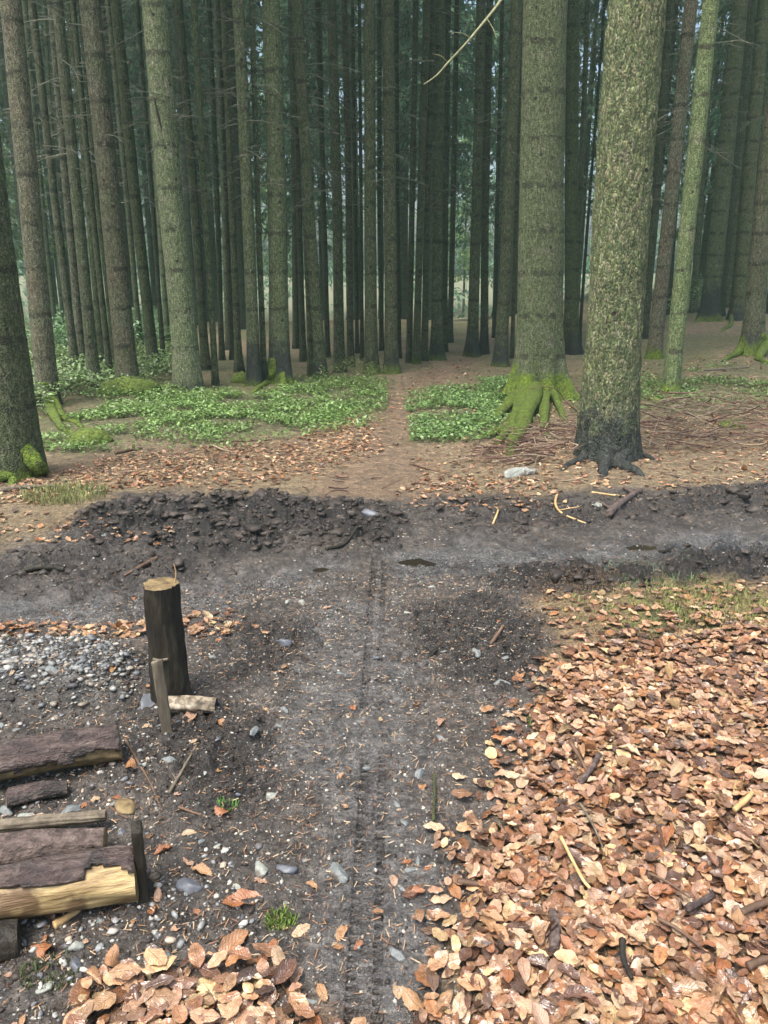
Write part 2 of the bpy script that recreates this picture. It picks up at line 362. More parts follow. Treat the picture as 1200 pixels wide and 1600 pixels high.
def mat_vcol(name, rough=.6, spec=.4, veins=False, trans=0.0, tone=False, nscale=60):
    m, nt, b = newmat(name); q = NT(nt)
    if tone:
        t = q.attr('tone', 'OBJECT').outputs['Fac']
        c = q.ramp(t, [(0, (.40, .24, .12)), (.25, (.33, .14, .06)), (.5, (.44, .29, .20)), (.75, (.20, .09, .045)), (1, (.47, .35, .22))])
    else: c = q.attr('col').outputs['Color']
    g = q.n('ShaderNodeNewGeometry')
    t = q.n('ShaderNodeTexCoord'); n = q.noise(t.outputs['Object'], nscale, 4, .65)
    c = q.mix(1.0, c, q.ramp(n, [(.3, (.55, .5, .46)), (.6, (1.08, 1.06, 1.05)), (.8, (1.35, 1.35, 1.35))]), 'MULTIPLY')
    bp = q.bump(n, .35, .004)
    if veins:
        cr_ = q.noise(t.outputs['Object'] if not tone else t.outputs['Generated'], 110 if not tone else 9, 3, .6); bp = q.bump(cr_, .45, .006, bp)
        s = q.n('ShaderNodeSeparateXYZ'); q.l(t.outputs['UV'], s.inputs[0])
        a = q.math('ABSOLUTE', q.math('SUBTRACT', s.outputs[0], .5))
        v = q.math('SINE', q.math('MULTIPLY', q.math('SUBTRACT', s.outputs[1], q.math('MULTIPLY', a, .55)), 58))
        mid = q.mapr(a, .05, .0)
        v2 = q.math('MAXIMUM', q.mapr(v, .55, .95), mid)
        c = q.mix(q.math('MULTIPLY', v2, .28), c, (.17, .07, .03)); bp = q.bump(v2, .6, .003, bp)
    q.l(c, b.inputs['Base Color']); q.l(bp, b.inputs['Normal'])
    if isinstance(rough, tuple): q.l(q.mapr(n, .3, .7, *rough), b.inputs['Roughness'])
    else: b.inputs['Roughness'].default_value = rough
    b.inputs['Specular IOR Level'].default_value = spec
    if trans:
        tr = q.n('ShaderNodeBsdfTranslucent'); q.l(c, tr.inputs[0]); ms = q.n('ShaderNodeMixShader'); ms.inputs[0].default_value = trans
        out = nt.nodes['Material Output']; q.l(b.outputs[0], ms.inputs[1]); q.l(tr.outputs[0], ms.inputs[2]); q.l(ms.outputs[0], out.inputs[0])
    return m
M = {}
M['ground'] = mat_ground()
M['bark'] = mat_bark('spruce_bark'); M['bark_coarse'] = mat_bark('scaly_bark', True)
M['leaf'] = mat_vcol('dead_leaf', (.30, .07), 1.0, True, .12)
M['leaf1'] = mat_vcol('dead_leaf_single', (.30, .07), 1.0, True, .12, tone=True)
M['needles'] = mat_vcol('spruce_needles', .6, .3, False, .5, nscale=3)
M['herb'] = mat_vcol('green_leaf', .38, .5, False, .25, nscale=8)
M['grit'] = mat_vcol('grit', .55, .45, nscale=90)
M['clod'] = mat_vcol('clod', (.85, .5), .4, nscale=80)
M['twig'] = mat_simple('dead_twig', [(.3, (.035, .04, .028)), (.6, (.095, .10, .072)), (.8, (.26, .27, .20))], 3, .85, .3)
M['stick'] = mat_simple('stick', [(.3, (.045, .028, .018)), (.6, (.12, .075, .05)), (.8, (.22, .15, .10))], 14, .7, .6)
M['palestick'] = mat_simple('pale_stick', [(.3, (.30, .19, .08)), (.6, (.48, .34, .16)), (.8, (.6, .46, .26))], 20, .6, .4)
M['stone'] = mat_simple('stone', [(.3, (.07, .08, .08)), (.55, (.17, .19, .19)), (.75, (.33, .36, .35))], 14, .55, .8, .02, big=(16, (.07, .06, .052)))
M['paleslab'] = mat_simple('pale_stone', [(.3, (.14, .15, .13)), (.55, (.28, .30, .27)), (.75, (.46, .48, .43))], 16, .6, .8, .02, big=(14, (.10, .09, .075)))
M['darkstone'] = mat_simple('dark_stone', [(.3, (.05, .055, .065)), (.55, (.10, .11, .13)), (.8, (.2, .22, .24))], 12, .45, .5, .01)
M['postbark'] = mat_simple('wet_dark_wood', [(.28, (.005, .0045, .004)), (.5, (.018, .015, .010)), (.75, (.05, .042, .028))], 18, .6, .9, .02, (1, 1, .22), big=(7, (.012, .011, .010)))
M['cutwood'] = mat_simple('cut_wood', [(.3, (.05, .035, .018)), (.55, (.17, .125, .06)), (.8, (.30, .23, .12))], 30, .75, .5)
M['redbark'] = mat_simple('wet_red_bark', [(.3, (.012, .009, .008)), (.5, (.055, .034, .030)), (.68, (.13, .10, .085))], 34, .4, 1, .03, (.5, 1, 1), .6, big=(11, (.022, .016, .014)))
M['greybark'] = mat_simple('grey_brown_bark', [(.3, (.025, .018, .015)), (.5, (.085, .06, .052)), (.75, (.2, .16, .14))], 38, .55, 1, .02, (.8, 1, 1), .45)
M['peeled'] = mat_simple('peeled_wood', [(.32, (.04, .028, .014)), (.44, (.22, .15, .065)), (.56, (.42, .32, .15)), (.8, (.58, .48, .26))], 34, .5, .9, .012, (.12, 1, 1), .45, big=(8, (.12, .075, .035)))
M['graywood'] = mat_simple('grey_wood', [(.3, (.05, .042, .03)), (.55, (.13, .11, .08)), (.8, (.24, .21, .16))], 30, .75, .6, .008, (1, 1, .15))
M['birch'] = mat_simple('pale_bark', [(.36, (.03, .025, .02)), (.5, (.16, .13, .09)), (.7, (.42, .38, .30))], 30, .6, .6, .008)
M['mossytwig'] = mat_simple('mossy_twig', [(.3, (.02, .025, .01)), (.6, (.055, .07, .02)), (.8, (.11, .13, .05))], 60, .9, 1, .01)
M['mossm'] = mat_simple('moss', [(.32, (.025, .035, .008)), (.5, (.075, .11, .018)), (.7, (.16, .21, .04))], 34, .95, 1, .02)
m, nt, b = newmat('puddle_water'); b.inputs['Base Color'].default_value = (.018, .015, .011, 1); b.inputs['Roughness'].default_value = .06; b.inputs['IOR'].default_value = 1.33
M['water'] = m

# ================================================================ GROUND
def build_ground():
    ys = [-60, -40, -25, -15, -9, -5, -3, -1.5, -.5, .2, .6, .9]
    y = 1.1
    while y < 5.2: ys.append(y); y += .0024*y+.0003
    while y < 15: ys.append(y); y *= 1.0075
    while y < 70: ys.append(y); y *= 1.03
    while y < 900: ys.append(y); y *= 1.15
    ys = np.array(ys)
    u = list(np.linspace(-.62, -.10, 175, endpoint=False))+list(np.linspace(-.10, .06, 90, endpoint=False))+list(np.linspace(.06, .62, 190))
    a = .62; st = .006; right = []
    while a < 40: st *= 1.13; a += st; right.append(a)
    u = np.array([-q for q in right[::-1]]+u+right)
    Wd = np.maximum(ys*1.0+.15, 1.2)
    X = u[None]*Wd[:, None]; Y = np.broadcast_to(ys[:, None], X.shape)
    x = X.ravel(); y = Y.ravel(); z = zones(x, y); h = hgt(x, y, z)
    V = np.stack([x, y, h], -1)
    nr, nc = X.shape; i = np.arange(nr-1)[:, None]*nc; j = np.arange(nc-1)[None]
    F = np.stack([i+j, i+j+1, i+nc+j+1, i+nc+j], -1).reshape(-1, 4)
    # albedo
    def C(*c): return np.array(c)[None]
    n0 = fbm(x, y, .9, 4, 60)[:, None]; n1 = fbm(x, y, 3, 4, 61)[:, None]
    floor = C(.25, .20, .12)*(1-n0)*1.1+C(.12, .10, .055)*n0*1.2
    mossn = sstep(.42, .58, fbm(x, y, .8, 4, 62))[:, None]*(sstep(8, 10, y)[:, None])*.8
    floor = floor*(1-mossn)+C(.085, .12, .035)*mossn
    farg = (sstep(24, 50, y)*.75)[:, None]; floor = floor*(1-farg)+C(.07, .10, .04)*(.7+.6*n1)*farg
    trail = C(.185, .13, .088)
    mudc = C(.090, .079, .070)*(.6+.9*n1)
    churn = C(.022, .018, .016)*(.7+.6*n1)
    gritc = C(.16, .165, .16)
    c = floor
    def mixin(c, col, w): w = w[:, None]; return c*(1-w)+col*w
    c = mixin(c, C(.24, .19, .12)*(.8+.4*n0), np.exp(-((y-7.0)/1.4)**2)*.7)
    c = mixin(c, trail, z['trail']*.8)
    c = mixin(c, C(.085, .11, .04), np.maximum(z['green']*.7, .55*sstep(.45, .6, fbm(x, y, 1.1, 4, 68))*sstep(7.5, 9.5, y)*(1-z['trail'])))
    c = mixin(c, mudc, z['near']); c = mixin(c, mudc, z['track'])
    c = mixin(c, C(.13, .13, .132), z['wet']*.9*np.clip(z['track']+z['path'], 0, 1))  # wet streaks also lightened to grey: sky sheen put into the colour
    c = mixin(c, churn, z['churn'])
    c = mixin(c, gritc*.7, z['pile']*.9)
    c = mixin(c, C(.05, .043, .038), np.clip(z['near']-z['path'], 0, 1)*.6*sstep(.4, .6, fbm(x, y, 3.3, 3, 66)))
    l2 = zone('litter2', x, y, .1, .15, 4, 63)
    c = mixin(c, C(.22, .155, .085), l2*.8*(1-z['churn'])); c = mixin(c, C(.10, .06, .035), z['litter']*.9)
    c = mixin(c, C(.14, .17, .04), z['moss']*.7*sstep(.45, .6, fbm(x, y, 5, 3, 64)))
    mud = np.clip(np.maximum(z['near'], z['track'])*(1-.7*z['litter'])*(1-l2*.8), 0, 1)
    wet = np.clip(mud*(.50+.5*z['wet']+.25*(fbm(x, y, 3, 4, 67)-.5)), 0, 1); nd = np.clip(1-mud-z['green']*.5, 0, 1)
    # split the sheet: track, footpath, floor
    fc = F[:, 0]; tr = z['track'][fc] > .5; pa = (z['path'][fc] > .5) & ~tr; rest = ~tr & ~pa
    for nm, msk in (('muddy_track', tr), ('footpath', pa), ('forest_floor', rest)):
        f = F[msk]; used = np.unique(f); mp = np.zeros(len(V), np.int64); mp[used] = np.arange(len(used))
        me = mesh_np(nm, V[used], mp[f], M['ground'], True, c[used], {'mud': mud[used], 'wet': wet[used], 'needle': nd[used]})
        ob(nm, me, kind='structure')
    for cx, cy, rx, ry in PUDW:
        th = np.linspace(0, 2*math.pi, 28, endpoint=False); k = .9+.5*fbm(np.cos(th)*2+cx, np.sin(th)*2+cy, 1, 2, 70)
        lv = -.040
        P = np.stack([cx+rx*k*np.cos(th), cy+ry*2*k*np.sin(th), np.full(28, lv)], -1)
        Vv = np.vstack([P, [[cx, cy, lv]]]); Ff = np.array([[i, (i+1) % 28, 28] for i in range(28)])
        ob('puddle', mesh_np('puddle', Vv, Ff, M['water']), kind='structure')
build_ground()

# ================================================================ TREES
def trunk_mesh(name, r, H, lean, mat, seg=16, fine=0.0, flare=.7, fh=.25, lobes=5, seed=0, bark=0.0, zfine=0, bulge=0.0):
    zs = [-.35, -.15, -.05, 0, .03, .06, .1]
    z = .14; dz = max(fine, .05)
    while z < max(zfine, 1.2): zs.append(z); z += dz if fine else .05+z*.15
    while z < H: zs.append(z); z += .5
    zs.append(H); zs = np.array(zs); n = len(zs); th = np.arange(seg)*2*math.pi/seg
    r_ = np.random.default_rng(seed); ph = r_.uniform(0, 6.28, 4)
    tap = np.where(zs < 1.3, 1+(1.3-np.maximum(zs, 0))*.05, 1-.72*((zs-1.3)/(H-1.3))**1.0)
    fl = np.exp(-np.maximum(zs, 0)/fh)
    lob = .55+.45*np.cos(lobes*th+ph[0])*np.cos(th*2+ph[1])+.25*np.cos((lobes+2)*th+ph[2])
    rr = r*tap[:, None]*(1+flare*fl[:, None]*lob[None])
    ct, stt = np.cos(th)[None], np.sin(th)[None]
    rr = rr*(1+.05*np.cos(2*th+ph[3])[None])
    big = fbm(ct*1.2+stt*.3+seed, zs[:, None]*1.1+stt, 1, 2, seed*.13)-.5
    rr = rr*(1+.10*big)
    if bark:
        cx = ct*r*2.2; cy = stt*r*2.2; zz = zs[:, None]
        a = fbm(th[None]*r*22+cx*0, zz*7, 1, 3, 3+seed*.01); b2 = fbm(th[None]*r*60, zz*26, 1, 2, 9)
        # seam at 2pi: blend
        wseam = sstep(6.0, 6.283, th)[None]; a0 = fbm((th[None]-2*math.pi)*r*22, zz*7, 1, 3, 3+seed*.01); b0 = fbm((th[None]-2*math.pi)*r*60, zz*26, 1, 2, 9)
        a = a*(1-wseam)+a0*wseam; b2 = b2*(1-wseam)+b0*wseam
        ridge = np.abs(2*a-1)**.7
        rr = rr+bark*(ridge-.3)+bark*.5*(b2-.5)
    axis = np.array(lean)[None]*np.maximum(zs, 0)[:, None]
    bow = .06*np.sin(zs/ H*6+ph[1])[:, None]*np.array([[math.cos(ph[2]), math.sin(ph[2])]])*sstep(.5, 3, zs)[:, None]
    V = np.stack([rr*ct+axis[:, :1]+bow[:, :1]*.5, rr*stt+axis[:, 1:]+bow[:, 1:]*.5, np.broadcast_to(zs[:, None], rr.shape)], -1).reshape(-1, 3)
    i = np.arange(n-1)[:, None]*seg; j = np.arange(seg)[None]; j2 = (j+1) % seg
    F = np.stack([i+j, i+j2, i+seg+j2, i+seg+j], -1).reshape(-1, 4)
    return mesh_np(name, V, F, mat, True)
def dead_mesh(seed, z0, z1, n, L=1.1):
    r = np.random.default_rng(seed); mb = MB()
    zz = np.sort(r.uniform(z0, z1, n))
    for z in zz:
        a = r.uniform(0, 6.283); l = L*r.uniform(.35, 1.3)*(.6+.5*(z-z0)/(z1-z0)); d = np.array([math.cos(a), math.sin(a), 0.])
        sl = r.uniform(-.25, .25); m = 6; t = np.linspace(0, 1, m)[:, None]
        side = np.array([-d[1], d[0], 0])*r.uniform(-.15, .15)
        P = np.array([0, 0, z])+d*t*l+np.array([0, 0, 1])*(sl*t-.25*t*t)*l+side*t*t*l+r.normal(0, .01, (m, 3))*t
        V, F = tube(P, np.linspace(.009, .003, m)*r.uniform(.6, 1.3), 3); mb.add(V, F)
        for k in range(r.integers(2, 6)):
            s = r.integers(1, m-1); dd = d*r.uniform(.3, .9)+np.array([-d[1], d[0], 0])*r.choice([-1, 1])*r.uniform(.4, .9)+np.array([0, 0, r.uniform(-.5, .1)])
            q = P[s]+dd*np.linspace(0, 1, 3)[:, None]*l*r.uniform(.15, .4)
            V, F = tube(q, np.array([.005, .004, .002]), 3); mb.add(V, F)
    return mb.mesh('dead_branches', M['twig'])
def crown_mesh(seed, z0, z1, nb, Lmax, bright=1.0, hue=0.0, name='crown'):
    r = np.random.default_rng(seed); Vs = []; Cs = []
    for k in range(nb):
        f = r.random()**.8; z = z0+(z1-z0)*f; a = r.uniform(0, 6.283)
        L = Lmax*(1-f)**.75*r.uniform(.55, 1.1)+.25; d = np.array([math.cos(a), math.sin(a), 0.]); s = np.array([-d[1], d[0], 0])
        m = int(10+L*17); t = r.uniform(.12, 1, m)
        droop = -.32*t*t*L+.05*t*L
        c = np.array([0, 0, z])+d*(t*L)[:, None]+s*(r.uniform(-1, 1, m)*.28*L*(1.15-t))[:, None]
        c[:, 2] += droop-r.uniform(0, .35, m)
        # hanging spray: elongated kite
        dirv = d*r.uniform(.1, .8, (m, 1))+s*r.uniform(-.6, .6, (m, 1)); dirv[:, 2] = r.uniform(-1.3, -.05, m); dirv /= np.linalg.norm(dirv, axis=1)[:, None]
        l = r.uniform(.18, .42, m)[:, None]; nrm = r.normal(size=(m, 3)); w = np.cross(dirv, nrm); w /= np.linalg.norm(w, axis=1)[:, None]; w = w*r.uniform(.03, .075, (m, 1))
        q = np.stack([c, c+dirv*l*.45+w, c+dirv*l, c+dirv*l*.5-w], 1); Vs.append(q)
        br = r.uniform(.6, 1.5)*bright; col = np.array([.085+.02*hue, .165, .100-.03*hue])*br
        Cs.append(np.broadcast_to(col*r.uniform(.7, 1.4, (m, 1)), (m, 3)))
    V = np.vstack(Vs); C = np.repeat(np.vstack(Cs), 4, axis=0); F = np.arange(V.shape[0]*4).reshape(-1, 4)
    return mesh_np(name, V.reshape(-1, 3), F, M['needles'], False, C)
def root_mesh(pts, r0, r1, seed, seg=12, sink=.3, rough=.12, name='root'):
    P = curve_pts(pts, 30); t = np.linspace(0, 1, 30); rad = r0*(1-t)**.8*(1+.25*(fbm(t*6+seed, t*0+seed, 1, 2, 1)-.5))+r1; P = P+(np.stack([fbm(t*5+seed, t*0+k_, 1, 2, 2)-.5 for k_ in (1, 5, 9)], -1))*r0*.9*t[:, None]; P = P.copy()
    V, F = tube(P, rad, seg, rough*3, seed); return V, F
DEADM = [dead_mesh(100+i, 2.6, 11.5, 60, 1.0) for i in range(5)]
DEADF = [dead_mesh(120+i, 2.5, 14, 170, 1.6) for i in range(4)]
CROWN = [crown_mesh(200+i, 11.5, 24, 62, 2.4) for i in range(4)]
CROWNL = [crown_mesh(220+i, 4.0+i*1.2, 23, 170, 3.0, 1.1) for i in range(4)]
CROWNB = [crown_mesh(240+i, 3.0, 16, 150, 2.4, 1.9, 1.0) for i in range(2)]
def tree(name, label, base, r, lean, H=22, seg=14, mat='bark', crown=None, dead=None, group=None, moss=0., green=.4, red=0., dark=0., lum=1., seed=1, roots=None, rmoss=None, mesh=None, rot=0, sc=1, **kw):
    e = ob(name, None, base); e.empty_display_size = .3; tag(e, label, 'tree', group)
    e.rotation_euler.z = rot; e.scale = (sc, sc, sc)
    me = mesh or trunk_mesh('trunk', r, H, lean, M[mat], seg, seed=seed, **kw)
    ob('trunk', me, parent=e, moss=moss, green=green, red=red, dark=dark, seed=float(seed % 97), lum=lum)
    if dead is not None:
        d = ob('dead_branches', dead, parent=e, kind='stuff'); d.rotation_euler = (-lean[1], lean[0], seed*1.3)
    if crown is not None:
        d = ob('crown', crown, parent=e); d.location = (lean[0]*9, lean[1]*9, 0); d.rotation_euler.z = seed*2.1
    return e
# (base px, base py, top px at y=0, width px near y=400, kind dict, label)
TL = [
 (28,742,-72,80,dict(green=.75,moss=.10,seg=64,fine=.03,zfine=3.2,bark=.010,flare=.28,fh=.3,lum=1.0),"thick mossy trunk cut off by the left edge beside the track"),
 (76,632,16,33,dict(red=.6,green=.35,seg=32,fine=.05,zfine=4,bark=.005,flare=.35,lum=1.15),"pinkish brown trunk just behind the thick one at the left edge"),
 (87,530,38,10,dict(dark=.2),"thin dark trunk rising from the green bushes far left"),
 (100,528,66,7,dict(),"thinnest trunk above the green bushes far left"),
 (118,580,52,13,dict(green=.5,lum=.8),"slender green-grey trunk leaning left behind the pinkish brown one"),
 (129,573,80,13,dict(green=.3,lum=1.2),"pale grey slender trunk between two darker ones on the left"),
 (149,605,88,17,dict(green=.6,lum=.8),"dark green trunk left of the stout brown trunk in the bushes"),
 (161,577,104,10,dict(lum=.8),"slim trunk just right of the dark green leaning trunk"),
 (172,588,112,10,dict(lum=.6),"slim blackish trunk close to the left of the stout brown trunk"),
 (180,577,126,8,dict(lum=.7),"very thin trunk touching the stout brown trunk on its left"),
 (201,603,140,31,dict(red=.8,green=.45,moss=.10,seg=32,fine=.05,zfine=5,bark=.004,flare=.3),"stout reddish brown trunk with mossy foot left of centre"),
 (221,553,166,9,dict(lum=.9),"thin grey trunk just right of the stout reddish trunk"),
 (241,580,180,18,dict(green=.8,lum=.7),"dark mossy trunk between the stout reddish and the pale grey-green trunks"),
 (256,570,214,7,dict(lum=.6),"very thin black trunk right of the dark mossy one"),
 (263,545,226,9,dict(lum=1.2),"pale thin trunk touching the big pale trunk from the left"),
 (295,607,243,42,dict(green=.7,lum=1.7,seg=48,fine=.04,zfine=5,bark=.005,flare=.35,fh=.4),"big pale grey-green trunk with a scar above the green ground cover"),
 (322,578,276,13,dict(lum=.85),"grey trunk right behind the big pale one"),
 (337,602,304,10,dict(green=.9,lum=.9),"thin green-flecked trunk standing just right of the big pale one"),
 (347,563,326,8,dict(lum=.55),"thin black trunk right of the green-flecked one"),
 (357,547,336,9,dict(lum=.9),"thin grey trunk far back left of the leaning brown one"),
 (364,562,346,8,dict(lum=.5),"thin dark trunk crossing beside the leaning brown one"),
 (373,582,349,11,dict(red=.3,flare=1.2),"slim brown trunk with flared foot left of the mossy rooted tree"),
 (398,602,373,19,dict(dark=.6,moss=.06,flare=.9),"dark footed trunk just left of the mossy rooted tree"),
 (413,600,392,9,dict(lum=.8,dark=.3),"narrow trunk squeezed against the mossy rooted tree"),
 (438,598,423,31,dict(green=.8,moss=.16,dark=.55,lum=1.15,seg=36,fine=.05,zfine=5,bark=.004,flare=.7,fh=.3),"mossy rooted tree with spreading bright green roots left of the trail"),
 (463,545,452,10,dict(lum=.6),"thin dark trunk right behind the mossy rooted tree"),
 (474,565,455,10,dict(lum=.7,moss=.05),"thin trunk second to the right of the mossy rooted tree"),
 (486,588,472,10,dict(green=.7,moss=.06,lum=.8),"thin green trunk touching the leaning brown trunk from the left"),
 (501,592,466,17,dict(red=.5,moss=.06,dark=.3,flare=.8),"leaning brown trunk with a dark knot halfway up"),
 (512,558,498,8,dict(lum=.6),"thin dark trunk behind the leaning brown trunk with the knot"),
 (531,581,517,17,dict(green=.7,lum=.9),"straight olive trunk left of the scrubby bush"),
 (548,573,537,10,dict(lum=.75,green=.5),"slim dark trunk right of the straight olive one"),
 (558,552,552,6,dict(lum=.5),"very thin black trunk midway between olive and moss-footed trunks"),
 (566,563,561,6,dict(lum=.5),"very thin dark trunk close left of the first moss-footed trunk"),
 (580,584,577,20,dict(red=.25,moss=.16,flare=.9,dark=.3),"left one of two neighbouring moss-footed trunks at the trail"),
 (596,548,592,7,dict(lum=.6),"thin trunk seen between the two moss-footed trunks at the trail"),
 (612,583,607,21,dict(red=.3,green=.7,moss=.13,flare=.9,dark=.35),"right one of two neighbouring moss-footed trunks at the trail"),
 (623,560,621,8,dict(lum=.5),"thin black trunk hugging the right moss-footed trunk"),
 (639,567,650,9,dict(red=.3,lum=.7,moss=.05),"slim brown trunk first right of the trail gap"),
 (650,568,668,11,dict(red=.3,moss=.1,lum=.8,flare=.8),"knobbly slim trunk second right of the trail gap"),
 (663,564,676,10,dict(lum=.7),"dark slim trunk third right of the trail gap"),
 (682,562,688,16,dict(dark=.35,moss=.08,flare=1.),"straight brown trunk with flared dark foot near the bend of the trail"),
 (694,550,700,10,dict(lum=.7,moss=.05),"trunk half hidden behind the flared one near the trail bend"),
 (703,535,716,9,dict(lum=.6),"dark trunk left of the bright trail opening"),
 (738,557,751,17,dict(dark=.5,moss=.06,flare=1.1),"left one of the dark pair right of the trail opening"),
 (756,554,765,12,dict(dark=.5,lum=.7,flare=.8),"right one of the dark pair right of the trail opening"),
 (772,528,784,7,dict(lum=.5),"thin black trunk behind the dark pair"),
 (782,572,808,20,dict(red=.35,dark=.4,moss=.06,flare=1.),"brown trunk with root spur left of the great moss-rooted tree"),
 (800,560,816,6,dict(lum=.7),"thin trunk between the brown one and the great moss-rooted tree"),
 (893,553,897,21,dict(green=1.0,lum=.8,dark=.4,flare=1.2,fh=.3),"green-sided trunk peeping out between the two great trees"),
 (898,541,918,9,dict(lum=1.),"grey trunk in the gap between the two great trees"),
 (905,536,943,5,dict(lum=.4),"leaning black pole-thin trunk left of the great scaly tree"),
 (1006,531,1047,13,dict(red=.3,lum=.6,dark=.2),"dark trunk peeping out behind the great scaly tree"),
 (1022,560,1079,21,dict(red=.8,green=.3,moss=.16,flare=.5),"reddish trunk with mossy foot right of the great scaly tree"),
 (1048,614,1108,27,dict(green=.95,red=.5,moss=.14,lum=1.45,seg=28,fine=.05,zfine=5,bark=.004,flare=.25),"pale green leaning trunk with rounded moss foot in front on the right"),
 (1044,497,1078,7,dict(lum=.4),"thin black trunk in the bright gap at the right"),
 (1083,490,1118,11,dict(lum=.9),"grey trunk behind the bright gap at the right"),
 (1106,513,1158,26,dict(dark=.9,moss=.12,flare=1.1,lum=.9),"broad dark footed trunk beyond the needle slope at the right"),
 (1124,506,1170,11,dict(lum=.5),"dark slim trunk stuck to the right of the broad dark footed one"),
 (1137,481,1176,10,dict(lum=.8),"slim trunk farther back between the broad and the reddish right trunks"),
 (1150,512,1197,23,dict(red=.7,flare=.8,dark=.3),"reddish trunk with long surface root near the right edge"),
 (1173,553,1228,30,dict(red=.6,green=.5,moss=.22,dark=.3,flare=1.1,fh=.3,seg=28),"stout trunk with green mossy feet at the right edge"),
]
placed = []
def tree_geom(bx, by, tx, wpx):
    b = at(bx, by); t = at_y(tx, 0, b[1]); lean = ((t[0]-b[0])/(t[2]-b[2]), 0.0)
    depth = b[1]*math.cos(PITCH)-(b[2]-CAMZ)*math.sin(PITCH)*1.0
    # width measured near y=400 where depth ~ b[1]
    p = at_y(bx, 400, b[1]); dep = p[1]*math.cos(PITCH)+(CAMZ-p[2])*math.sin(PITCH)
    return b, lean, wpx*dep/FPX/2
for i, (bx, by, tx, w, kw, lab) in enumerate(TL):
    b, lean, r = tree_geom(bx, by, tx, w); d = b[1]
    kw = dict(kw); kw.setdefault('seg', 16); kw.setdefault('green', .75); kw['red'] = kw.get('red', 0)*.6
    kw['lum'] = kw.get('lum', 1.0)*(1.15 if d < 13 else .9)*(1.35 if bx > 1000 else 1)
    placed.append((b[0], b[1]))
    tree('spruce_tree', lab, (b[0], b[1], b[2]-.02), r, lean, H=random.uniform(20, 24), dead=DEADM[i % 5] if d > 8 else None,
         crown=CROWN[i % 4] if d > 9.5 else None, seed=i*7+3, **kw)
TREES = {}
# the two great trees and the roots
def great(label, bx, by, tx, w, **kw):
    b, lean, r = tree_geom(bx, by, tx, w); placed.append((b[0], b[1]))
    return tree('spruce_tree', label, (b[0], b[1], b[2]-.02), r, lean, H=24, **kw), b, r
gA, bA, rA = great("great moss-rooted tree with finely pimpled grey-green bark right of the trail", 842, 622, 854, 68, seg=150, fine=.02, zfine=4.6, bark=.010, flare=1.0, fh=.30, lobes=5, green=.75, moss=.34, lum=1.35, seed=301)
gB, bB, rB = great("great scaly tree with coarse lichened bark and blackened wet foot", 945, 712, 1002, 89, mat='bark_coarse', seg=170, fine=.016, zfine=3.7, bark=.024, flare=.55, fh=.30, lobes=3, green=.95, red=.22, dark=.44, moss=.0, lum=1.6, seed=302)
def add_roots(tr, b, specs, moss, seed, dark=0., green=.5, lum=1.1, mat='bark'):
    """specs: (start angle deg, start height, r0, [(px,py) ...ground points], )"""
    for k, (ang, h0, r0, off, pts) in enumerate(specs):
        a = R(ang); P = [np.array([b[0]+off*math.cos(a)*.45, b[1]+off*math.sin(a)*.45, b[2]+h0*1.25]), np.array([b[0]+off*.98*math.cos(a), b[1]+off*.98*math.sin(a), b[2]+h0*.55])]
        for j, (px, py) in enumerate(pts):
            g = at(px, py); g[2] += r0*(.25 if j < len(pts)-1 else -.6); P.append(g)
        V, F = root_mesh(P, r0, .012, seed+k)
        V = V-np.array(tr.location); V = V+.028*np.stack([fbm(V[:, 0]+V[:, 2]*.7+j*7+9, V[:, 1]-V[:, 2]*.6+9, 14, 3, seed+j)-.5 for j in range(3)], -1)
        ob('root', mesh_np('root', V, F, M[mat], True), parent=tr, moss=moss, green=green, red=.2, dark=dark, seed=float(seed+k), lum=lum)
add_roots(gA, bA, [(205,.20,.085,rA,[(800,668),(770,682),(735,690)]), (222,.24,.10,rA,[(800,672),(785,690),(765,700)]),
                   (248,.28,.13,rA,[(812,680),(803,700),(792,722)]), (275,.18,.08,rA,[(850,665),(856,680),(858,690)]),
                   (190,.18,.08,rA,[(775,655),(750,664),(720,676)]), (300,.25,.06,rA,[(880,655),(896,665)])], .9, 400, lum=1.0)
add_roots(gB, bB, [(266,.20,.12,rB,[(945,722),(942,735),(938,752)]), (290,.17,.085,rB,[(965,728),(990,738),(1025,752)]),
                   (215,.10,.045,rB,[(905,722),(885,730),(872,738)]), (335,.10,.04,rB,[(990,712),(1010,716),(1040,724)])], 0., 420, dark=.6, lum=1.5, mat='bark_coarse')
def find(lab): return [o for o in COL.objects if o.get('label') and lab in o['label']][0]
t25 = find("mossy rooted tree with spreading"); b25 = np.array(t25.location)
add_roots(t25, b25, [(200,.30,.07,.17,[(412,592),(395,600),(372,606)]), (230,.30,.07,.17,[(418,600),(402,610),(385,618)]), (290,.28,.06,.17,[(446,606),(452,612),(458,620)]), (330,.2,.05,.17,[(462,600),(478,610),(492,616)])], .9, 440)
t63 = find("stout trunk with green mossy feet"); b63 = np.array(t63.location)
add_roots(t63, b63, [(200,.3,.1,.22,[(1150,556),(1140,560),(1120,566)]), (320,.3,.1,.22,[(1185,562),(1192,566),(1205,572)])], .9, 450)
t1 = find("cut off by the left edge"); b1 = np.array(t1.location)
add_roots(t1, b1, [(330,.22,.07,.27,[(62,742),(72,748)]), (250,.2,.08,.27,[(20,752),(12,760)])], .5, 455)
tl = find("pinkish brown trunk"); bl = np.array(tl.location)
add_roots(tl, bl, [(290,.25,.06,.2,[(95,668),(120,684),(160,692)]), (310,.2,.05,.2,[(100,655),(118,662),(140,676)])], .9, 458)
tr_ = find("long surface root"); br_ = np.array(tr_.location)
add_roots(tr_, br_, [(200,.2,.06,.2,[(1140,520),(1130,524),(1120,528)])], .1, 462)
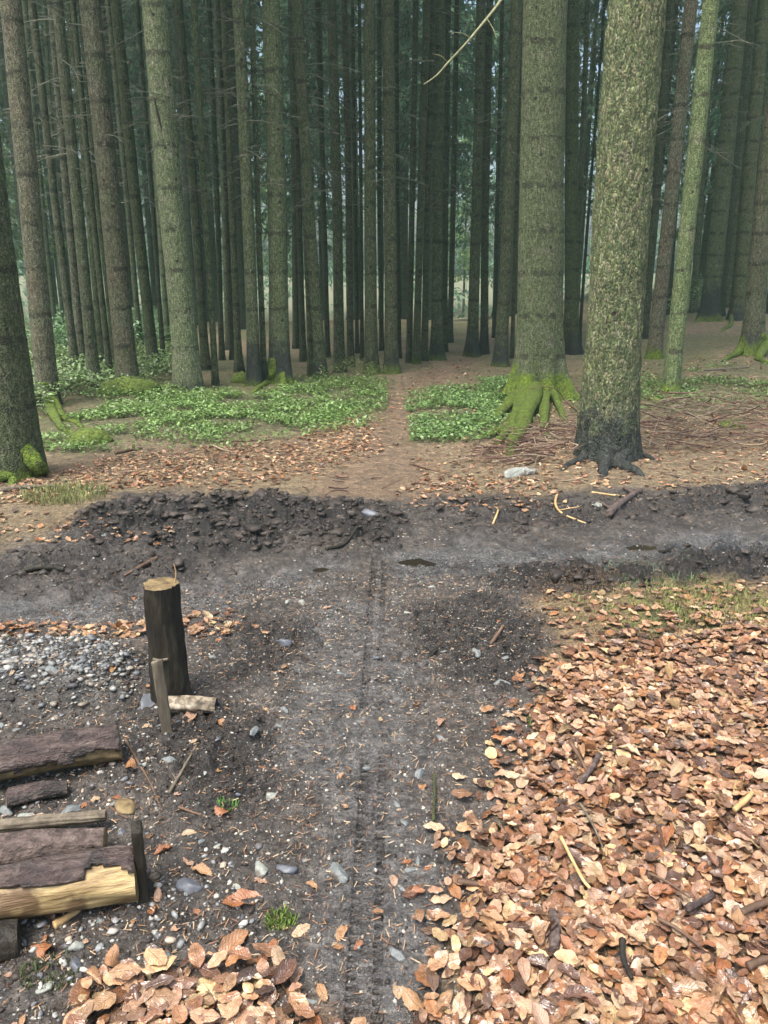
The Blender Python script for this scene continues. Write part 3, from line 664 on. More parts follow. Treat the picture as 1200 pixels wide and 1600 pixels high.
# scar on the big pale trunk, snag twig and light paint flecks on the great tree
bt = find("big pale grey-green trunk with a scar")
def on_trunk(tr, px, py, r, out=1.0):
    b = np.array(tr.location); p = at_y(px, py, b[1]-r*.9); return p-b
for lg, px_, py_ in (("thick peeled log", 97, 1396),):
    pass
P = [on_trunk(bt, 240, 150, .21), on_trunk(bt, 246, 175, .21), on_trunk(bt, 251, 195, .21), on_trunk(bt, 254, 208, .21)]
V, F = tube(curve_pts(P, 14), .016*np.sin(np.linspace(.25, 2.9, 14)), 6, .3, 5); ob('scar', mesh_np('scar', V, F, M['postbark'], True), parent=bt)
# drooping pale branch hanging from the great moss-rooted tree
bz = np.array(gA.location)
P = [at_y(850,-130,bA[1]), at_y(820,-60,bA[1]-.5), at_y(783,0,bA[1]-.9), at_y(735,60,bA[1]-1.2), at_y(700,98,bA[1]-1.3), at_y(682,118,bA[1]-1.35), at_y(662,132,bA[1]-1.4)]
V, F = tube(curve_pts(P, 40)-bz, np.linspace(.020, .005, 40), 7, .25, 9); mb = MB(); mb.add(V, F)
for (a, b_, c_) in (((735,60),(722,52),(700,50)), ((700,98),(690,88),(676,84)), ((760,28),(770,44),(776,60))):
    V, F = tube(curve_pts([at_y(*a, bA[1]-1.25), at_y(*b_, bA[1]-1.3), at_y(*c_, bA[1]-1.4)], 8)-bz, np.linspace(.006, .002, 8), 4); mb.add(V, F)
ob('drooping_branch', mb.mesh('drooping_branch', mat_simple('pale_green_branch', [(.3, (.13, .14, .07)), (.6, (.27, .27, .15)), (.8, (.36, .36, .22))], 20, .8, .4), True), parent=gA)
V, F = tube(curve_pts([at(905,650)+[0,0,.05], at_y(886,628,bA[1]-.6), at_y(868,608,bA[1]-.62), at_y(845,604,bA[1]-.65), at_y(826,608,bA[1]-.7)], 20)-bz, np.linspace(.011, .004, 20), 6)
ob('twig', mesh_np('twig', V, F, M['stick'], True), parent=gA)

# fill trees far back
def far_ok(x, y, dmin):
    for a, b in placed:
        if (x-a)**2+(y-b)**2 < dmin*dmin: return False
    return True
FT = [trunk_mesh('trunk', rr, 23, (0, 0), M['bark'], 12, seed=500+k, flare=.6) for k, rr in enumerate((.09, .115, .14, .17, .10, .13))]
regions = {'left': ("slender background spruce in the dark rows at the left behind named trunks", "background spruces, left rows"),
           'middle': ("slender background spruce in the dark rows in the middle distance", "background spruces, middle rows"),
           'right': ("slender background spruce in the dark rows at the right", "background spruces, right rows")}
LBL = {'left': "slender spruce far back in the dense dark rows on the left", 'middle': "slender spruce far back in the dense dark rows beyond the trail", 'right': "slender spruce far back in the dense dark rows on the right"}
LMK = [(60,'pinkish brown trunk'),(186,'stout reddish brown trunk'),(275,'big pale trunk with a scar'),(345,'green-flecked thin trunk'),(397,'dark footed trunk'),(437,'mossy rooted tree'),(492,'leaning brown trunk'),(530,'straight olive trunk'),(580,'left moss-footed trunk'),(610,'right moss-footed trunk'),(680,'flared trunk by the trail bend'),(745,'dark pair of trunks'),(790,'brown trunk with root spur'),(848,'great moss-rooted tree'),(960,'great scaly tree'),(1030,'reddish trunk with mossy foot'),(1065,'pale green leaning trunk'),(1108,'broad dark footed trunk'),(1160,'reddish trunk near the right edge')]
nfar = 0; tries = 0
while nfar < 138 and tries < 20000:
    tries += 1
    y = random.uniform(22, 48); x = random.uniform(-.70, .66)*y
    px = 600+FPX*x/(y*math.cos(PITCH)+.2)
    if 698 < px < 735 and y < 62: continue
    if (1036 < px < 1050 or 78 < px < 92) and y < 70: continue
    if y < 34 and (720 < px < 780 or 560 < px < 720): continue
    if not far_ok(x, y, 1.55 if y < 45 else 1.9): continue
    placed.append((x, y)); k = nfar
    reg = 'left' if px < 420 else ('middle' if px < 800 else 'right')
    cr = CROWNL[k % 4] if (y > 30 and k % 2 == 0) else CROWN[k % 4]
    lm = min(LMK, key=lambda q: abs(q[0]-px)); sd_ = 'left' if px < lm[0] else 'right'; lab_ = "slim dim background spruce seen close %s of the %s" % (sd_, lm[1])
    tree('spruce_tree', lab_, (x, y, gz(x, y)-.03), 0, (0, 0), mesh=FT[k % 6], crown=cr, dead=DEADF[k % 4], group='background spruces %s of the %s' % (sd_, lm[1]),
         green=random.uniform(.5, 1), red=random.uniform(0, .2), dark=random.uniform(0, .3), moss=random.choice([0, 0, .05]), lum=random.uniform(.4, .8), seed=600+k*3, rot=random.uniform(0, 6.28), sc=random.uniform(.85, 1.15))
    nfar += 1
# brighter low-crowned trees at the light left side and behind the gaps
for k, (px, y) in enumerate([(40, 33), (105, 38), (150, 44), (20, 45), (350, 50), (440, 54), (720, 60), (1050, 44), (1130, 42), (1190, 48), (1160, 33), (680, 66)]):
    x = (px-600)/FPX*y; 
    tree('young_spruce', "light green bushy spruce glowing between the trunks at the %s" % ('left' if px < 300 else ('right' if px > 900 else 'far middle')), (x, y, gz(x, y)-.03), 0, (0, 0), mesh=FT[k % 6], crown=CROWNB[k % 2],
         group='light green spruces, %s' % ('left' if px < 300 else ('right' if px > 900 else 'middle')), seed=900+k, lum=.9, sc=random.uniform(.8, 1.1))
# distant wood closing the view
def distant():
    r = np.random.default_rng(77); n = 130000
    x = r.uniform(-52, 52, n); y = r.uniform(58, 78, n)
    cell = fbm(x, y, .18, 2, 91); z = r.uniform(0, 1, n)**.9*(15+12*fbm(x, y, .25, 2, 90))-1.5
    keep = fbm(x*1.0, z, .6, 3, 92) > .50; x, y, z = x[keep], y[keep], z[keep]; m = len(x)
    kp = (z > 8) | (r.random(len(z)) < .8); x, y, z = x[kp], y[kp], z[kp]; m = len(x)
    c = np.stack([x, y, z], -1); d = r.normal(size=(m, 3))*[.6, .6, .3]; d[:, 2] -= .6; d /= np.linalg.norm(d, axis=1)[:, None]
    l = r.uniform(.25, .8, m)[:, None]; w = np.cross(d, r.normal(size=(m, 3))); w /= np.linalg.norm(w, axis=1)[:, None]; w *= r.uniform(.05, .14, (m, 1))
    V = np.stack([c, c+d*l*.5+w, c+d*l, c+d*l*.5-w], 1).reshape(-1, 3)
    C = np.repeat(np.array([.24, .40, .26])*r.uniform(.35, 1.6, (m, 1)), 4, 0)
    tag(ob('distant_wood', mesh_np('distant_wood', V, np.arange(len(V)).reshape(-1, 4), M['needles'], False, C)), "pale green mass of foliage closing the view far behind the rows", "woodland", kind='stuff')
distant()

# ================================================================ LEAVES
PAL = np.array([(.42,.255,.145),(.44,.28,.165),(.33,.165,.075),(.25,.12,.055),(.42,.27,.15),(.41,.26,.17),(.36,.21,.135),(.11,.06,.04),(.48,.36,.24),(.34,.19,.11),(.18,.11,.07),(.50,.37,.20),(.08,.05,.035),(.20,.10,.055),(.13,.07,.045)])
PALD = PAL*np.array([.8,.8,.85])
def leaves(n, pos, size, tilt, r, pal=PAL, colj=.4, curl=1.0):
    """vectorised curled beech leaves -> V,F,C,UV"""
    t = np.linspace(0, 1, 9); s = np.array([-1., -.5, 0, .5, 1.])
    wprof = np.sin(math.pi*np.clip(t, .0, 1)**.9)**.62; wprof[0] = .02; wprof[-1] = .02
    L = size*r.uniform(.55, 1.35, n); Wd = L*r.uniform(.24, .34, n)
    k1 = r.normal(0, .42, n)*curl; k2 = r.normal(.15, .45, n)*curl; k3 = r.normal(0, .45, n)*curl; roll = r.random(n) < .14; k2 = np.where(roll, k2*3.5, k2); ph = r.uniform(0, 6.28, n)
    T = (t-.5)[None, :, None]; S = s[None, None, :]
    x = L[:, None, None]*T+0*S; yv = Wd[:, None, None]*wprof[None, :, None]*S
    wav = .09*np.sin(T*15+ph[:, None, None])*np.abs(S)*wprof[None, :, None]*curl
    z = L[:, None, None]*(.45*k1[:, None, None]*T**2+.16*k2[:, None, None]*(S*wprof[None, :, None])**2+.35*k3[:, None, None]*T*S*wprof[None, :, None]*.5+wav*.6)
    # curl shrink
    yv = yv*(1-.25*np.abs(k2)[:, None, None]*np.abs(S)*.5)
    P = np.stack([x+0*z, yv+0*z, z], -1).reshape(n, 45, 3)
    yaw = r.uniform(0, 6.28, n); ax = r.uniform(0, 6.28, n); tl = np.abs(r.normal(0, 1, n))*tilt; tl = np.minimum(tl, 1.3)
    cy, sy = np.cos(yaw), np.sin(yaw)
    P = np.stack([P[..., 0]*cy[:, None]-P[..., 1]*sy[:, None], P[..., 0]*sy[:, None]+P[..., 1]*cy[:, None], P[..., 2]], -1)
    u = np.stack([np.cos(ax), np.sin(ax), 0*ax], -1)[:, None]; ct, st = np.cos(tl)[:, None, None], np.sin(tl)[:, None, None]
    P = P*ct+np.cross(np.broadcast_to(u, P.shape), P)*st+u*np.sum(u*P, -1, keepdims=True)*(1-ct)
    P = P+pos[:, None]
    i = np.arange(8)[:, None]*5; j = np.arange(4)[None]
    f = np.stack([i+j, i+j+1, i+5+j+1, i+5+j], -1).reshape(-1, 4)
    F = (np.arange(n)[:, None, None]*45+f[None]).reshape(-1, 4)
    C = pal[r.integers(0, len(pal), n)]*r.uniform(1-colj, 1+colj, (n, 1)); C = np.repeat(C, 45, 0)
    uv = np.stack([np.broadcast_to((s*.5+.5)[None, None, :], (n, 9, 5)), np.broadcast_to(t[None, :, None], (n, 9, 5))], -1).reshape(-1, 2)
    return P.reshape(-1, 3), F, C, uv
def scatter_zone(k, n, r, margin=0.05, xl=(-4, 5), yl=(1.0, 14), noise=None):
    P = Z[k]; x0, x1 = max(P[:, 0].min(), xl[0]), min(P[:, 0].max(), xl[1]); y0, y1 = max(P[:, 1].min(), yl[0]), min(P[:, 1].max(), yl[1])
    outx = []; outy = []; got = 0
    for _ in range(60):
        x = r.uniform(x0, x1, n*2); y = r.uniform(y0, y1, n*2)
        d = sdist(P, x, y)+(fbm(x, y, 7, 3, 16)-.5)*.16; p = sstep(-margin, margin, d)
        if noise: p = p*sstep(noise[1], noise[2], fbm(x, y, noise[0], 3, 33))
        q = r.random(len(x)) < p; outx.append(x[q]); outy.append(y[q]); got += q.sum()
        if got >= n: break
    x = np.concatenate(outx)[:n]; y = np.concatenate(outy)[:n]; return x, y
def leaf_stuff(name, label, parts):
    mbV = []; F_ = []; C_ = []; U_ = []; n0 = 0
    for (x, y, size, tilt, lift, pal, curl) in parts:
        r = np.random.default_rng(len(x)+3); h = hgt(x, y)
        pos = np.stack([x, y, h+.006+r.random(len(x))*lift], -1)
        V, F, C, uv = leaves(len(x), pos, size, tilt, r, pal, curl=curl)
        # keep them above the soil
        mbV.append(V); F_.append(F+n0); C_.append(C); U_.append(uv); n0 += len(V)
    me = mesh_np(name, np.vstack(mbV), np.vstack(F_), M['leaf'], True, np.vstack(C_), None, np.vstack(U_))
    return tag(ob(name, me), label, 'leaf litter', kind='stuff')
r = np.random.default_rng(31)
xA, yA = scatter_zone('litter', 12000, r, .22, (-1, 4.2), (1.0, 4.6))
xA2, yA2 = scatter_zone('litter', 5000, r, .16, (-1, 3.4), (1.0, 2.9))
xA = np.concatenate([xA, xA2]); yA = np.concatenate([yA, yA2])
leaf_stuff('leaf_litter', "thick carpet of wet copper beech leaves right of the path", [(xA, yA, .052, .27, .022, PAL, 1.0)])
x3, y3 = scatter_zone('litter3', 620, r, .08, (-1.6, .2), (.8, 2.2)); 
leaf_stuff('leaf_litter', "heap of wet beech leaves at the bottom left of the path", [(x3, y3, .058, .26, .035, PAL, 1.0)])
parts = []
x2, y2 = scatter_zone('litter2', 600, r, .15, (-1, 4.5), (3.2, 5)); parts.append((x2, y2, .05, .2, .01, PAL, .8))
leaf_stuff('leaf_litter', "thin scatter of pale leaves beside the mossy patch along the track", parts)
x4, y4 = scatter_zone('litter4', 420, r, .12, (-4, 1), (3.2, 4.6)); x6, y6 = scatter_zone('litter6', 360, r, .2, (-6, 1), (4.5, 6.5))
leaf_stuff('leaf_litter', "brown leaves strewn over the mud left of the wooden post", [(x4, y4, .05, .25, .012, PAL, 1.), (x6, y6, .05, .25, .012, PAL, 1.)])
x5, y5 = scatter_zone('litter5', 260, r, .2, (-1, 3), (5, 8))
Z['floorA'] = poly([(-500,800),(0,790),(200,765),(440,755),(600,700),(560,650),(450,690),(330,700),(160,715),(0,760),(-500,770)])
Z['floorB'] = poly([(640,700),(880,690),(1200,640),(2000,640),(2000,760),(1200,760),(900,770),(640,765)])
Z['floorC'] = poly([(560,700),(590,600),(700,560),(780,570),(1000,570),(1200,560),(1200,650),(880,690),(650,700)])
xa, ya = scatter_zone('floorA', 2600, r, .2, (-5, 3), (5, 11)); xb, yb = scatter_zone('floorB', 2400, r, .2, (-2, 7), (5, 11)); xc_, yc_ = scatter_zone('floorC', 1500, r, .3, (-2, 9), (7, 22))
leaf_stuff('leaf_litter', "pale dry leaves strewn over the needle floor beyond the track", [(x5, y5, .05, .3, .01, PAL, 1.), (xa, ya, .048, .22, .01, PAL*1.15, 1.), (xb, yb, .048, .25, .01, PAL*1.15, 1.), (xc_, yc_, .06, .25, .01, PAL*.95, 1.)])

# single leaves
LV = []
def one_leaf_mesh(k):
    r = np.random.default_rng(1000+k); V, F, C, uv = leaves(1, np.zeros((1, 3)), 1.0, .12, r, curl=.9+.03*k)
    V[:, 2] -= V[:, 2].min()+.03; return mesh_np('fallen_leaf', V, F, M['leaf1'], True, None, None, uv)
LV = [one_leaf_mesh(k) for k in range(14)]
def leaf(px, py, size, label, tone, group=None, xy=None, lift=.002):
    if xy is None: p = at(px, py)
    else: p = np.array([xy[0], xy[1], gz(*xy)])
    o = ob('fallen_leaf', LV[random.randrange(14)], (p[0], p[1], p[2]+lift)); tag(o, label, 'leaf', group)
    s = size; o.scale = (s, s, s); o.rotation_euler = (random.uniform(-.2, .2), random.uniform(-.2, .2), random.uniform(0, 6.28)); o['tone'] = float(tone); return o
for a in [
 (380,1007,.085,"crumpled orange leaf on the mud right of the wooden post",.1),(425,995,.08,"crumpled cream leaf beside a dark clod right of the post",1.0),
 (444,1042,.06,"small tan leaf curled below the cream one near the post",.0),(649,1102,.06,"folded orange leaf standing on the centre of the path",.1),
 (689,1130,.055,"pinkish round leaf below a small dark hollow on the path",.5),(812,1060,.075,"orange leaf at the right edge of the path by a grey stone",.1),
 (848,1070,.07,"pale leaf just right of the orange one at the path edge",.5),(660,1230,.06,"orange leaf near the mossy twig on the path",.1),
 (682,1290,.055,"tan leaf at the foot of the mossy twig",.0),(668,1357,.05,"flat orange leaf halfway along the lower path",.2),
 (590,1427,.04,"tiny orange leaf right beside the tyre print",.1),(298,1128,.10,"large pale leaf under the short birch-like log",.5),
 (345,1133,.06,"orange leaf right of the leaf under the short log",.1),(228,1135,.06,"small cream leaf with holes above the torn yellow one",1.0),
 (205,1202,.085,"wet orange leaf right of the upper log",.1),(347,1272,.075,"rust brown leaf next to a green sprig",.25),
 (295,1345,.10,"big pale leaf draped over a grey stone",.5),(378,1410,.11,"dark orange curled leaf in front of the peeled log",.25),
 (410,1375,.08,"pinkish leaf upright beside a small pale stone",.5),(365,1480,.09,"orange leaf above the leaf heap at bottom left",.1),
 (425,1478,.06,"flat reddish leaf alone on grit left of the path",.25),(470,1455,.08,"pale ragged leaf right of the moss tuft",1.0),
 (440,1450,.07,"cream leaf touching the moss tuft",1.0),(70,1488,.09,"rust curled leaf on the grit under the peeled log",.25),
 (175,1502,.08,"orange leaf lying on the dark clods below the logs",.1),(455,1550,.07,"golden torn leaf near the grey pebble at the bottom",.0),
 (622,1548,.075,"cream torn leaf at the bottom of the path",1.0),(645,1570,.09,"large tan leaf at the bottom of the path",.0),
 (62,1282,.12,"long crumpled pale leaf lying along the thin plank",.5),(160,1195,.05,"small leaf caught beside the end of the upper log",.5),
 (410,1500,.06,"brown wet leaf left of the tyre print",.25),(530,1480,.05,"tiny orange leaf left of the tyre print",.1),
 (585,610,.07,"pale leaf lying on the trail",.5)]:
    leaf(*a[:3], a[3], a[4])
used = []
r = np.random.default_rng(55)
cnt = 0
while cnt < 110:
    px = r.uniform(-20, 860); py = r.uniform(920, 1610); p = at_z(px, py)
    x, y = np.array([p[0]]), np.array([p[1]]); 
    if zone('near', x, y)[0] < .5: continue
    if zone('path', x, y)[0] > .5 and r.random() > .45: continue
    left = px < 470
    tn = r.choice([.0, .25, .5, 1.]); nmt = {.0: 'tan', .25: 'orange brown', .5: 'pinkish buff', 1.: 'pale cream'}[tn]
    wh = ("soil left of the path" if left else "trodden path")+(', near end' if py > 1380 else (', halfway' if py > 1150 else ', far end'))
    leaf(0, 0, r.uniform(.025, .06), "small loose %s leaf on the %s" % (nmt, wh), tn, "small %s leaves, %s" % (nmt, wh), xy=(p[0], p[1])); cnt += 1
cnt = 0
while cnt < 150:
    px = r.uniform(760, 1210); py = r.uniform(1100, 1620)**1; p = at_z(px, py)
    if sdist(Z['litter'], np.array([p[0]]), np.array([p[1]]))[0] < .03: continue
    tn = r.choice([.0, .25, .5, .75, 1.]); nmt = {.0: 'tan', .25: 'orange brown', .5: 'pinkish buff', .75: 'dark russet', 1.: 'pale cream'}[tn]
    wh = ('lower' if py > 1480 else ('middle' if py > 1300 else 'upper'))+(' left' if px < 960 else ' right')
    leaf(0, 0, r.uniform(.052, .07), "large wet %s beech leaf on top of the leaf carpet, %s part" % (nmt, wh), tn, "%s leaves, %s leaf carpet" % (nmt, wh), xy=(p[0], p[1]), lift=r.uniform(.02, .034)); cnt += 1

# ================================================================ GRIT, CLODS, STONES
I1V, I1F = ico(1); I2V, I2F = ico(2); I3V, I3F = ico(3)
def scatter_rocks(name, label, cat, x, y, size, cols, mat, flat=.6, embed=.25, seed=0, tmpl=(I1V, I1F), jag=0):
    r = np.random.default_rng(seed+500); n = len(x); tv = [rock_verts(tmpl[0], seed*50+k, flat, 6) for k in range(12)]
    tv = [v*(1+jag*r.uniform(-1, 1, (len(v), 1))) for v in tv]
    T = np.array(tv)[r.integers(0, 12, n)]; yaw = r.uniform(0, 6.28, n); c, s = np.cos(yaw)[:, None], np.sin(yaw)[:, None]
    sz = size if np.ndim(size) else np.full(n, size)
    T = np.stack([T[..., 0]*c-T[..., 1]*s, T[..., 0]*s+T[..., 1]*c, T[..., 2]], -1)*sz[:, None, None]
    h = hgt(x, y); T = T+np.stack([x, y, h+sz*flat*(.5-embed)], -1)[:, None]
    nv = tmpl[0].shape[0]; F = (np.arange(n)[:, None, None]*nv+tmpl[1][None]).reshape(-1, 3)
    C = cols[r.integers(0, len(cols), n)]*r.uniform(.75, 1.25, (n, 1)); C = np.repeat(C, nv, 0)
    return tag(ob(name, mesh_np(name, T.reshape(-1, 3), F, mat, False, C)), label, cat, kind='stuff')
GR = np.array([(.30,.32,.31),(.20,.22,.23),(.40,.41,.38),(.14,.15,.16),(.48,.47,.42),(.24,.26,.27),(.34,.30,.24),(.10,.10,.11)])
MD = np.array([(.035,.028,.024),(.028,.022,.020),(.05,.042,.036),(.022,.018,.016)])
def plaw(r, n, a, b): return a*(b/a)**(r.random(n)**2.6)
r = np.random.default_rng(77)
x, y = scatter_zone('near', 20000, r, .05, (-2.4, 1.4), (1.0, 4.6)); kp = (np.abs(x+.05) > .075) | (r.random(len(x)) < .25); x, y = x[kp], y[kp]; scatter_rocks('grit', "pale grit sprinkled over the dark soil of the path", 'gravel', x, y, plaw(r, len(x), .0020, .0088), GR*np.array([.80,.78,.74]), M['grit'], .6, .2, 1)
x, y = scatter_zone('pile', 5200, r, .07, (-3.2, 1), (2.2, 4)); scatter_rocks('gravel', "bank of pale angular gravel left of the wooden post", 'gravel', x, y, plaw(r, len(x), .005, .026), GR*np.array([.62,.64,.66]), M['grit'], .5, .2, 2)
Z['gl'] = poly([(-300,1420),(60,1400),(230,1400),(330,1330),(420,1320),(430,1420),(330,1500),(180,1560),(100,1700),(-300,1700)])
Z['gl2'] = poly([(-300,1100),(160,1100),(230,1110),(240,1200),(150,1260),(0,1280),(-300,1290)])
x, y = scatter_zone('gl', 600, r, .1, (-2.5, 1), (1, 3)); x_, y_ = scatter_zone('gl2', 500, r, .1, (-2.5, 1), (1, 3.4)); x = np.concatenate([x, x_]); y = np.concatenate([y, y_])
scatter_rocks('gravel', "loose blue-grey gravel around the logs at the left", 'gravel', x, y, plaw(r, len(x), .004, .018), GR, M['grit'], .55, .1, 3)
x, y = scatter_zone('track', 5000, r, .05, (-5, 5), (3.8, 7.2)); scatter_rocks('grit', "pale grit lying in the mud of the crossing track", 'gravel', x, y, plaw(r, len(x), .003, .014), GR*.62, M['grit'], .55, .25, 4)
# clods
xs, ys, ss = [], [], []
for k, n, (a, b) in (('churn1', 3600, (.004, .04)), ('churn2', 2200, (.004, .035)), ('churn3', 1100, (.006, .03)), ('churn4', 1800, (.006, .03)), ('churn5', 1300, (.004, .018)), ('churn6', 1200, (.004, .018)), ('churn7', 800, (.004, .015)), ('near', 12000, (.004, .016)), ('gl', 1500, (.004, .022)), ('gl2', 1300, (.004, .02)), ('pile', 2200, (.005, .026))):
    x, y = scatter_zone(k, n, r, .1, (-7, 7), (1, 9)); xs.append(x); ys.append(y); ss.append(plaw(r, len(x), a*.7, b*.68))
scatter_rocks('mud_clods', "dark clods of churned wet mud on track and path", 'mud', np.concatenate(xs), np.concatenate(ys), np.concatenate(ss), MD, M['clod'], .7, .5, 5, jag=.38)
xs, ys = [], []
for k, n in (('churn1', 620), ('churn2', 420), ('churn4', 240), ('churn3', 200)):
    x, y = scatter_zone(k, n, r, .12, (-7, 7), (1, 9)); xs.append(x); ys.append(y)
x = np.concatenate(xs); y = np.concatenate(ys); scatter_rocks('mud_clods', "bigger torn lumps of black mud along the crossing track", 'mud', x, y, plaw(r, len(x), .022, .075), MD, M['clod'], .55, .7, 6, (I2V, I2F), jag=.30)
# fine needle and bark crumbs
def crumbs():
    r = np.random.default_rng(8); n = 26000; x, y = [], []
    a, b = scatter_zone('near', 9000, r, .1, (-2.6, 2), (1, 4.6)); x.append(a); y.append(b)
    a, b = scatter_zone('track', 2500, r, .1, (-5, 5), (3.8, 7.5)); x.append(a); y.append(b)
    for k, m in (('floorA', 4500), ('floorB', 4500), ('floorC', 2500), ('litter2', 2500)):
        a, b = scatter_zone(k, m, r, .3, (-6, 7), (3, 16)); x.append(a); y.append(b)
    x = np.concatenate(x); y = np.concatenate(y); n = len(x); h = hgt(x, y)
    L = r.uniform(.004, .013, n)*(1+sstep(4, 9, y)*1.6); a = r.uniform(0, 6.28, n); d = np.stack([np.cos(a), np.sin(a), r.normal(0, .15, n)], -1)*L[:, None]; w = np.stack([-np.sin(a), np.cos(a), r.normal(0, .4, n)], -1)*(L*.06+.0005)[:, None]
    c = np.stack([x, y, h+.005], -1); V = np.stack([c-d-w, c+d-w, c+d+w, c-d+w], 1).reshape(-1, 3)
    pal = np.array([(.24,.13,.06),(.32,.21,.12),(.10,.06,.04),(.17,.09,.05),(.42,.32,.20)]); C = np.repeat(pal[r.integers(0, 5, n)], 4, 0)
    tag(ob('needle_litter', mesh_np('needle_litter', V, np.arange(len(V)).reshape(-1, 4), M['grit'], False, C)), "brown needles and bark crumbs sprinkled over soil and forest floor", 'needles', kind='stuff')
crumbs()
SM = {}
def stone(px, py, wpx, label, mat='stone', asp=.8, flat=.5, group=None, seed=None, yaw=None, tilt=0):
    p = at(px, py); dep = p[1]*math.cos(PITCH)+(CAMZ-p[2])*math.sin(PITCH); s = wpx*dep/FPX/2
    V = rock_verts(I3V, seed or random.randrange(9999), flat, 9)*1.05*np.array([1, asp, 1])*s
    o = ob('stone', mesh_np('stone', V, I3F, M[mat], False), (p[0], p[1], p[2]+s*flat*.05)); tag(o, label, 'stone', group)
    o.rotation_euler = (tilt, 0, yaw if yaw is not None else random.uniform(0, 6.28)); return o
stone(806,742,60,"long pale slab leaning on the ground left of the great scaly tree",'paleslab',.55,.30,seed=5,yaw=.55,tilt=.35)
stone(936,791,24,"small pale blue stone in the mud below the great scaly tree",'paleslab',.7,.4)
stone(578,803,32,"dark flat stone at the puddle in the churned mud",'darkstone')
for a in [(530,1366,46,"pale bluish stone on the path left of the tyre print",'stone'),(408,1360,34,"roundish pale stone left of the path beside a dark lump",'paleslab'),(444,1358,30,"dark lump of stone right of the roundish pale stone",'darkstone'),
 (294,1388,46,"slate grey stone under the draped leaf",'darkstone'),(245,1500,50,"square blue-grey stone above the leaf heap",'stone'),(120,1478,30,"bright pale blue stone on the grit below the logs",'paleslab'),
 (118,1508,30,"dark blue oblong stone below the bright pale blue one",'darkstone'),(72,1545,28,"turquoise tinted stone at the bottom left",'paleslab'),(372,1388,22,"small white-grey stone near the curled leaf",'paleslab'),
 (481,1565,26,"upright oval grey pebble at the bottom of the path",'stone'),(620,1492,38,"flat half buried stone low on the path",'stone'),(425,1245,32,"elongated pale stone left of the path",'paleslab'),
 (640,1360,20,"small oval stone right of the tyre print",'stone'),(630,1390,14,"tiny blue stone right of the tyre print",'stone'),(655,1210,26,"flat grey stone above the mossy twig",'stone'),
 (782,1230,22,"white stone at the right path edge",'paleslab'),(398,1162,26,"flat greyish stone left of the path middle",'stone'),(457,1168,10,"tiny stone beside the path middle",'stone'),
 (784,1068,24,"grey stone beside the orange leaf at the right edge",'stone'),(889,1072,20,"grey stone among the first leaves of the carpet",'stone'),(636,966,14,"white pebble on the upper path",'paleslab'),
 (745,986,18,"white lumpy stone in the clods at the upper right of the path",'paleslab'),(753,952,26,"thin flat grey stone at the top of the path",'stone'),(675,918,14,"white pebble where path meets track",'paleslab'),
 (450,940,14,"round white pebble on the left upper path",'paleslab'),(472,942,16,"second round white pebble just right of its twin",'paleslab'),(110,1268,34,"blue stone behind the thin plank",'stone'),
 (10,1270,34,"blue-grey stone at the left edge between the logs",'stone'),(45,1275,24,"pale stone right of the blue-grey edge stone",'paleslab'),(445,1005,30,"dark clod-like stone right of the cream leaf",'darkstone'),
 (88,1085,30,"bluish slate standing against the gravel bank",'stone'),(265,1190,30,"grey chip under the torn yellow leaf",'stone'),(168,835,16,"pale stone at the left of the churned mud",'stone'),
 (1020,625,22,"mossy round stone by the twig pile",'mossm'),(745,1020,20,"pale chip in the dark soil right of the path",'stone'),(690,1155,22,"flat stone below the pinkish round leaf",'stone')]:
    stone(*a[:3], a[3], a[4])
for k in range(70):
    px = random.uniform(0, 800); py = random.uniform(1000, 1600); p = at_z(px, py)
    if zone('near', np.array([p[0]]), np.array([p[1]]))[0] < .5: continue
    left = px < 450
    stone(px, py, random.uniform(6, 17), "small angular pebble half sunk in the soil %s" % ("left of the path" if left else "of the path"), random.choice(['stone', 'paleslab', 'stone', 'darkstone']), group="small pebbles, %s" % ("left soil" if left else "path"))

